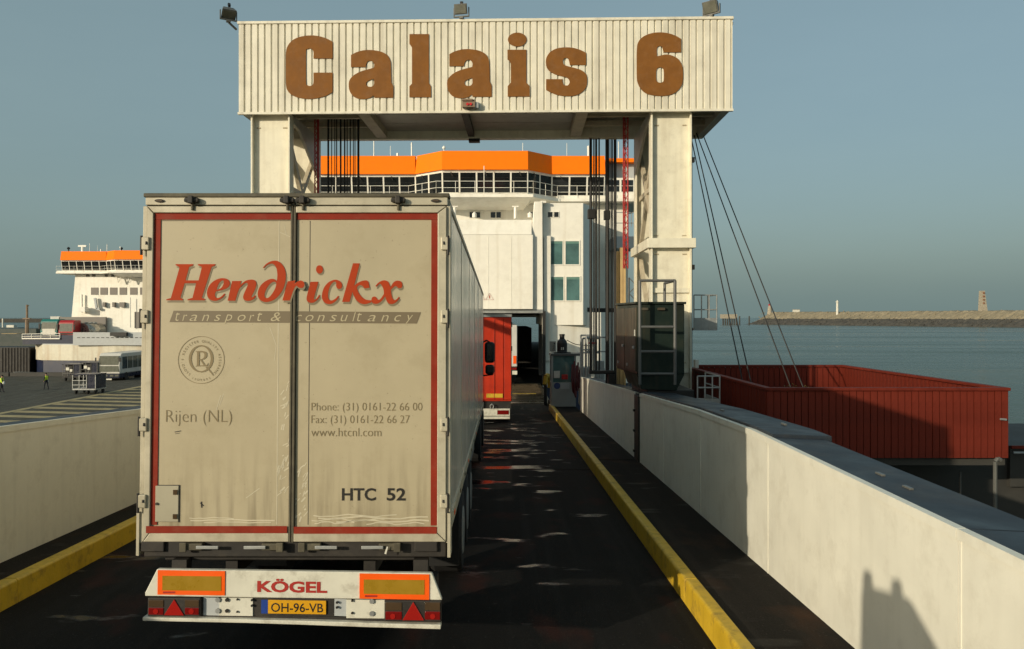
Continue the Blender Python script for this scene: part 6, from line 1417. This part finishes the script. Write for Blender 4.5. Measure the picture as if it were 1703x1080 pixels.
b = MB(); b.lathe([(2.8 * s, 0), (2.8 * s, 1.2 * s), (1.0 * s, 1.4 * s), (1.0 * s, 3 * s), (0.3 * s, 3.6 * s)], (p.x, D, AZ(503, D)), 12); b.build('lamp_gallery', 'signwhite', be)
p = on_bw(1280, 24); D = p.y; s = D / FPX
hb = thing('harbour_beacon', 'squat reddish beacon near the tip of the breakwater', 'beacon', (p.x, D, 6))
b = MB(); b.lathe([(4.5 * s, 0), (3.2 * s, AZ(514, D) - 5), (3.2 * s, AZ(512, D) - 5), (1.2 * s, AZ(507, D) - 5)], (p.x, D, 5), 10); b.build('beacon_column', 'concrete', hb)
b = MB(); b.box(p.x - 1.6 * s, p.x + 1.6 * s, D - 1.6 * s, D + 1.6 * s, AZ(512, D), AZ(506, D)); b.build('red_top', 'redlens', hb)
p = on_bw(1325, 30); D = p.y; s = D / FPX
hut = thing('hut', 'low white hut on the breakwater crest', 'hut', (p.x, D, 9))
b = MB(); b.box(p.x - 5 * s, p.x + 5 * s, D, D + 4, 8.5, AZ(515.3, D)); b.build('hut_wall', 'signwhite', hut)
b = MB(); b.box(p.x - 5.4 * s, p.x + 5.4 * s, D - 0.4, D + 4.4, AZ(515.3, D), AZ(514.6, D)); b.build('hut_roof', 'galv', hut)
D = 1000.0
for x0, x1, lab in ((1202, 1226, 'timber and concrete jetty head on piles off the breakwater tip'),):
    j = thing('jetty_head', lab, 'jetty', (AX(1214, D), D, -6.5))
    b = MB(); b.box(AX(x0, D), AX(x1, D), D, D + 12, AZ(530, D), AZ(523, D)); b.build('deck', 'concrete', j)
    for k in range(7):
        x = AX(x0 + 1 + k * (x1 - x0 - 2) / 6, D); b = MB(); b.tube((x, D + 1, -9), (x, D + 1, AZ(529, D)), 0.9, 6); b.build('pile', 'rockdark', j)
for px in (1230, 1246):
    x = AX(px, D); b = MB(); b.tube((x, D, -9), (x, D, AZ(526, D)), 0.8, 6); tag(b.build('mooring_pile', 'rockdark'), 'single dark pile %s' % ('just right of the jetty head' if px == 1230 else 'close to the breakwater tip'), 'pile')

# ================================================================== quay on the left
def ground(px, py): D = (CZ + 4.7) * FPX / (py - VY); return AX(px, D), D
QZ = -4.7
# coach
bx0, bD = AX(163, 99), 99.0; bx1 = AX(199, 99)
bus = thing('coach', 'white coach with a big windscreen and dark skirt parked on the quay', 'bus', ((bx0 + bx1) / 2, bD, QZ))
zt = AZ(588, bD); zs = AZ(622, bD); L = 9.5
b = MB(); b.prismx([(bD + 0.05, zs), (bD + L, zs), (bD + L, zt), (bD + 0.6, zt), (bD + 0.15, zt - 0.5), (bD, zs + 1.0)], bx0, bx1); b.build('body', 'buswhite', bus, bevel=0.08)
b = MB(); b.box(bx0 + 0.01, bx1 - 0.01, bD + 0.0, bD + L, QZ + 0.35, zs); b.build('skirt', 'busnavy', bus, bevel=0.05)
b = MB(); b.hexa([(bx0 + 0.12, bD - 0.03, zs + 0.25), (bx1 - 0.12, bD - 0.03, zs + 0.25), (bx1 - 0.12, bD + 0.2, zs + 0.25), (bx0 + 0.12, bD + 0.2, zs + 0.25)], [(bx0 + 0.15, bD + 0.06, zt - 0.32), (bx1 - 0.15, bD + 0.06, zt - 0.32), (bx1 - 0.15, bD + 0.3, zt - 0.32), (bx0 + 0.15, bD + 0.3, zt - 0.32)]); b.build('windscreen', 'busglass', bus)
for i in range(6):
    y0 = bD + 0.7 + i * 1.45; b = MB(); b.box(bx1 - 0.01, bx1 + 0.012, y0, y0 + 1.3, zs + 0.55, zt - 0.45); b.build('side_window', 'glassdark' if i == 0 else 'busglass', bus)
for x in (bx0 + 0.15, bx0 + 0.75, bx1 - 1.15, bx1 - 0.55):
    b = MB(); b.box(x, x + 0.4, bD - 0.02, bD + 0.02, zs - 0.32, zs - 0.12); b.build('headlight', 'lampglass', bus)
b = MB(); b.box((bx0 + bx1) / 2 - 0.35, (bx0 + bx1) / 2 + 0.35, bD - 0.02, bD + 0.01, zs - 0.75, zs - 0.58); b.build('number_plate', 'signwhite', bus)
for y in (bD + 1.8, bD + 7):
    for x in (bx0 + 0.15, bx1 - 0.14):
        b = MB(); b.wheel((x, y, QZ + 0.5), 0.5, 0.32, 16); w = b.build('wheel', 'rubber', bus)
for x, sx in ((bx0, -1), (bx1, 1)):
    b = MB(); b.box(x + sx * 0.05 - 0.09, x + sx * 0.25 + 0.09 * 0, bD - 0.25, bD - 0.1, zt - 1.0, zt - 0.5); b.build('mirror', 'black', bus)
# luggage trolleys
def trolley(px0, px1, pyt, pyb, label, caged, D=None):
    x0, D0 = ground(px0, pyb); D = D0; x1 = AX(px1, D); zt = AZ(pyt, D); dp = 2.2
    t = thing('baggage_trolley', label, 'trolley', ((x0 + x1) / 2, D, QZ), 'baggage trolleys on the quay')
    w = x1 - x0
    b = MB(); b.box(x0, x1, D, D + dp, QZ + 0.42, QZ + 0.55); b.build('bed', 'galv' if caged else 'black', t)
    b = MB(); b.box(x0 - 0.05, x1 + 0.05, D - 0.05, D + dp, zt - 0.08, zt); b.build('roof', 'busnavy', t)
    for x in (x0, x0 + w * 0.28, x0 + w * 0.6, x1 - 0.06):
        for y in (D, D + dp - 0.06):
            b = MB(); b.box(x, x + 0.06, y, y + 0.06, QZ + 0.5, zt); b.build('post', 'galv' if caged else 'darkrail', t)
    for z in (QZ + 0.9, QZ + 1.35):
        b = MB(); b.box(x0, x0 + w * 0.6, D - 0.02, D, z, z + 0.06); b.build('bar', 'galv' if caged else 'darkrail', t)
    b = MB(); b.box(x0 + w * 0.62, x1 - 0.02, D + 0.05, D + dp - 0.1, QZ + 0.56, zt - 0.1); b.build('canvas_side', 'busnavy', t)
    if not caged:
        b = MB(); b.box(x0 + 0.1, x0 + w * 0.62, D + 0.4, D + dp - 0.1, QZ + 0.56, zt - 0.1); b.build('canvas_side', 'black', t)
        b = MB(); b.box(x0 + w * 0.2, x0 + w * 0.38, D - 0.03, D + 0.0, zt - 0.75, zt - 0.4); b.box(x0 + w * 0.42, x0 + w * 0.56, D - 0.03, D, zt - 0.9, zt - 0.6); b.build('label_card', 'signwhite', t)
    for x in (x0 + 0.25, x0 + w * 0.62, x1 - 0.2):
        for y in (D + 0.3, D + dp - 0.3):
            b = MB(); b.wheel((x, y, QZ + 0.24), 0.24, 0.12, 12); b.build('wheel', 'rubber', t)
    b = MB(); b.bar((x0 + w * 0.3, D + 0.1, QZ + 0.5), (x0 + w * 0.45, D + 0.2, QZ + 1.3), 0.05, 0.05); b.build('tow_bar', 'galv', t)
    return t
trolley(120, 159, 622.5, 656, 'open cage baggage trolley nearest on the quay, with pale bars', True)
trolley(104, 133, 606, 634, 'dark baggage trolley behind the cage trolley, farther left', False)
trolley(134, 162, 603, 634, 'dark baggage trolley between the cage trolley and the coach', False)
x, D = AX(211, 104), 104
b = MB(); b.lathe([(0.86, 0), (0.86, 3.0), (0.8, 3.08)], (x, D, QZ), 20); tag(b.build('storage_tank', 'shipwhite', smooth=True), 'round white tank behind the coach on the quay', 'tank')
b = MB(); b.lathe([(0.06, 0), (0.06, 2.2)], (AX(192, 105), 105, QZ), 8); tag(b.build('thin_post', 'black'), 'thin dark post behind the coach roof', 'post')

# people walking on the quay
def person(px, py, facing, stride, label, vestlabel):
    x, D = ground(px, py); H = 1.76
    t = thing('person', label, 'person', (x, D, QZ), 'dock workers walking on the quay')
    Rm = Matrix.Translation((x, D, QZ)) @ Matrix.Rotation(facing, 4, 'Z')
    J = {'pelvis': (0, 0, .95), 'waist': (0, .02, 1.1), 'chest': (0, .03, 1.34), 'neck': (0, .04, 1.5), 'head0': (0, .06, 1.58), 'head1': (0, .07, 1.69),
         'shl': (-.19, .03, 1.43), 'ell': (-.25, .03 - stride * .3, 1.16), 'hal': (-.23, .03 + stride * .1, .92), 'fil': (-.23, .06 + stride * .12, .84),
         'shr': (.19, .03, 1.43), 'elr': (.25, .03 + stride * .25, 1.16), 'har': (.22, .12 + stride * .4, .96), 'fir': (.22, .16 + stride * .44, .89),
         'hil': (-.09, 0, .9), 'knl': (-.1, stride * .35, .5), 'anl': (-.1, stride * .55, .09), 'tol': (-.1, stride * .55 + .17, .04),
         'hir': (.09, 0, .9), 'knr': (.1, -stride * .15, .5), 'anr': (.1, -stride * .6, .12), 'tor': (.1, -stride * .6 + .16, .04)}
    E = [('pelvis', 'waist'), ('waist', 'chest'), ('chest', 'neck'), ('neck', 'head0'), ('head0', 'head1'), ('chest', 'shl'), ('shl', 'ell'), ('ell', 'hal'), ('hal', 'fil'), ('chest', 'shr'), ('shr', 'elr'), ('elr', 'har'), ('har', 'fir'),
         ('pelvis', 'hil'), ('hil', 'knl'), ('knl', 'anl'), ('anl', 'tol'), ('pelvis', 'hir'), ('hir', 'knr'), ('knr', 'anr'), ('anr', 'tor')]
    RAD = {'pelvis': .145, 'waist': .135, 'chest': .16, 'neck': .06, 'head0': .085, 'head1': .095, 'shl': .075, 'shr': .075, 'ell': .05, 'elr': .05, 'hal': .036, 'har': .036, 'fil': .032, 'fir': .032, 'hil': .1, 'hir': .1, 'knl': .065, 'knr': .065, 'anl': .045, 'anr': .045, 'tol': .04, 'tor': .04}
    names = list(J); me = bpy.data.meshes.new('body'); me.from_pydata([Rm @ Vector(J[n]) - Vector((x, D, QZ)) for n in names], [(names.index(a), names.index(c)) for a, c in E], [])
    o = bpy.data.objects.new('body', me); COL.objects.link(o); o.parent = t
    sk = o.modifiers.new('skin', 'SKIN'); lay = me.skin_vertices[0] if me.skin_vertices else None
    for i, n in enumerate(names):
        lay.data[i].radius = (RAD[n], RAD[n]); lay.data[i].use_root = (n == 'pelvis')
    ss = o.modifiers.new('sub', 'SUBSURF'); ss.levels = 2; ss.render_levels = 2
    dg = bpy.context.evaluated_depsgraph_get(); nm = bpy.data.meshes.new_from_object(o.evaluated_get(dg))
    o.modifiers.clear(); o.data = nm; bpy.data.meshes.remove(me)
    nm.materials.clear()
    for k in ('navycloth', 'skin'): nm.materials.append(M[k])
    inv = Matrix.Rotation(-facing, 3, 'Z')
    for p in nm.polygons:
        c = inv @ p.center; p.use_smooth = True
        p.material_index = 1 if (c.z > 1.5 or (c.z < 0.95 and abs(c.x) > 0.19)) else 0
    setm(Rm)
    prof = [(.165, .12, .98), (.185, .14, 1.1), (.215, .16, 1.3), (.225, .155, 1.42), (.13, .1, 1.5)]
    b = MB(); n = 16; vs = []
    for a, c, z in prof: vs += [(a * math.cos(2 * math.pi * i / n), .03 + c * math.sin(2 * math.pi * i / n), z) for i in range(n)]
    b.add(vs, [(k * n + i, k * n + (i + 1) % n, (k + 1) * n + (i + 1) % n, (k + 1) * n + i) for k in range(4) for i in range(n)]); b.build('vest', 'hivis', t, smooth=True)
    b = MB(); b.lathe([(.09, -.03), (.108, .02), (.095, .07), (.05, .105)], (0, .055, 1.69), 14); b.build('hair', 'hair', t, smooth=True)
    for s in (-1, 1):
        b = MB(); b.tube((s * .035, .15, 1.665), (s * .035, .168, 1.665), .012, 6); b.build('eye', 'black', t)
    b = MB(); b.add([(-.015, .16, 1.62), (.015, .16, 1.62), (0, .195, 1.625), (0, .165, 1.66)], [(0, 1, 2), (1, 3, 2), (3, 0, 2)]); b.build('nose', 'skin', t)
    setm(); return t, Rm
t, Rm = person(77, 648.5, R(60), 0.42, 'worker in a yellow vest carrying a white cloth, striding in mid quay', '')
setm(Rm); b = MB(); b.lathe([(.05, -.22), (.13, -.16), (.12, 0), (.04, .1)], (.24, .22, .95), 10); tag(b.build('cloth_bundle', 'bag'), 'white cloth bundle in the hand of the worker in mid quay', 'bag'); setm()
t, Rm = person(2.5, 653, R(-60), 0.25, 'worker in a yellow vest at the left picture edge', '')
setm(Rm); b = MB(); b.lathe([(.05, -.2), (.12, -.14), (.11, 0), (.04, .1)], (.26, .2, 1.05), 10); tag(b.build('cloth_bundle', 'bag'), 'white bundle carried by the worker at the left picture edge', 'bag'); setm()
# moored vessel and berth at the far left
ves = thing('vessel', 'dark moored vessel at the far left with a brown mast', 'ship', (-78, 125, -6.5))
b = MB(); b.prismz([(-140, 124), (AX(60, 124), 124), (AX(70, 126), 127), (AX(70, 126), 140), (-140, 140)], -8, AZ(556, 124)); b.build('hull', 'vesselgreen', ves)
b = MB(); b.box(-140, AX(60, 128), 128, 138, AZ(557, 124), AZ(547, 128)); b.build('deck_house', 'vesselgreen', ves)
b = MB(); b.box(AX(2, 126), AX(28, 126), 126, 128, AZ(559, 126), AZ(555, 126)); b.build('deck_cargo', 'timber', ves)
b = MB(); x = AX(45, 126); b.tube((x, 126, -0.5), (x, 126, AZ(532, 126)), 0.28, 8); b.tube((x, 126, AZ(532, 126)), (x, 126, AZ(507, 126)), 0.17, 8); b.box(x - 0.55, x + 0.55, 125.7, 126.3, AZ(531, 126), AZ(529.5, 126)); b.build('mast', 'mastbrown', ves)
b = MB(); b.box(AX(40, 126), AX(49, 126), 125.8, 126, AZ(530, 126), AZ(529, 126)); b.tube((x, 126, AZ(512, 126)), (AX(48, 126), 126, AZ(508, 126)), 0.05, 5); b.build('mast_yard', 'mastbrown', ves)
dl_ = thing('dolphin', 'dark timber mooring wall below the moored vessel at the far left', 'quay wall', (-80, 113, -6.5))
b = MB(); b.box(-140, AX(48, 113), 113, 118, -8, AZ(578, 113)); b.build('wall', 'black', dl_)
for i in range(10):
    x = AX(4 + i * 5, 113); b = MB(); b.box(x - 0.14, x + 0.14, 112.75, 113, -8, AZ(579, 113)); b.build('fender_pile', 'chassis', dl_)
b = MB(); b.hexa([(AX(22, 111), 111, AZ(620, 111)), (AX(50, 111), 111, AZ(622, 111)), (AX(50, 111), 112, AZ(622, 111)), (AX(22, 111), 112, AZ(620, 111))], [(AX(22, 111), 111, AZ(619, 111)), (AX(50, 111), 111, AZ(620, 111)), (AX(50, 111), 112, AZ(620, 111)), (AX(22, 111), 112, AZ(619, 111))]); tag(b.build('gangway', 'galv'), 'pale narrow gangway at the waterline by the far bow', 'gangway')
bt = thing('boat', 'small pale boat at the far left edge of the harbour', 'boat', (AX(12, 300), 300, -6.5))
b = MB(); b.prismz([(AX(-20, 300), 300), (AX(30, 300), 300), (AX(34, 300), 302), (AX(30, 300), 304), (AX(-20, 300), 304)], -7, AZ(545, 300)); b.build('hull', 'vesselgreen', bt)
b = MB(); b.box(AX(8, 300), AX(20, 300), 301, 303, AZ(545, 300), AZ(541, 300)); b.build('cabin', 'signwhite', bt)
b = MB(); b.tube((AX(2, 300), 301, AZ(545, 300)), (AX(2, 300), 301, AZ(530, 300)), 0.3, 6); b.build('mast', 'signwhite', bt)
b = MB(); b.prismz([(-1500, 1500), (AX(110, 1500), 1500), (AX(110, 1500), 1560), (-1500, 1600)], -8, AZ(533, 1500) + 3.0); struct(b.build('far_breakwater', 'rockdark'))

# ================================================================== yard tractor waiting in the left lane, beside the camera (out of view; cab shaped and turned for the shadow on the right barrier)
yt = thing('yard_tractor', 'grey yard tractor out of view in the left lane, shaped for its shadow', 'tractor', (-3.6, 0.4, zr(0.4)))
g0 = zr(0.4)
setm(Matrix.Translation((-2.95, 1.26, 0)) @ Matrix.Rotation(R(43), 4, 'Z') @ Matrix.Translation((2.95, -1.1, 0)))
b = MB(); b.prismx([(0.15, 1.0), (1.1, 1.0), (1.1, 2.2), (1.08, 2.88), (0.5, 2.90), (0.15, 2.55)], -4.25, -2.95); cb = b.build('cab', 'tractor', yt, bevel=0.06)
b = MB(); b.box(-4.1, -3.1, 1.085, 1.115, 1.65, 2.15); b.build('windscreen', 'glassdark', cb)
for x in (-4.262, -2.95):
    b = MB(); b.box(x, x + 0.012, 0.3, 0.95, 1.7, 2.45); b.build('side_window', 'glassdark', cb)
for x, y in ((-3.05, 1.0), (-3.05, 0.64)):
    b = MB(); b.lathe([(0.07, 0), (0.07, 0.10), (0.05, 0.16)], (x, y, 2.85), 10); b.build('beacon', 'reflorange', cb)
b = MB(); b.box(-4.5, -2.7, -4.2, 1.3, g0 + 0.5, g0 + 0.85); b.build('frame', 'chassis', yt)
for y in (0.75, -3.0):
    for x in (-4.35, -2.85):
        b = MB(); b.wheel((x, y, g0 + 0.5), 0.5, 0.34, 18); b.build('wheel', 'rubber', yt)
setm()
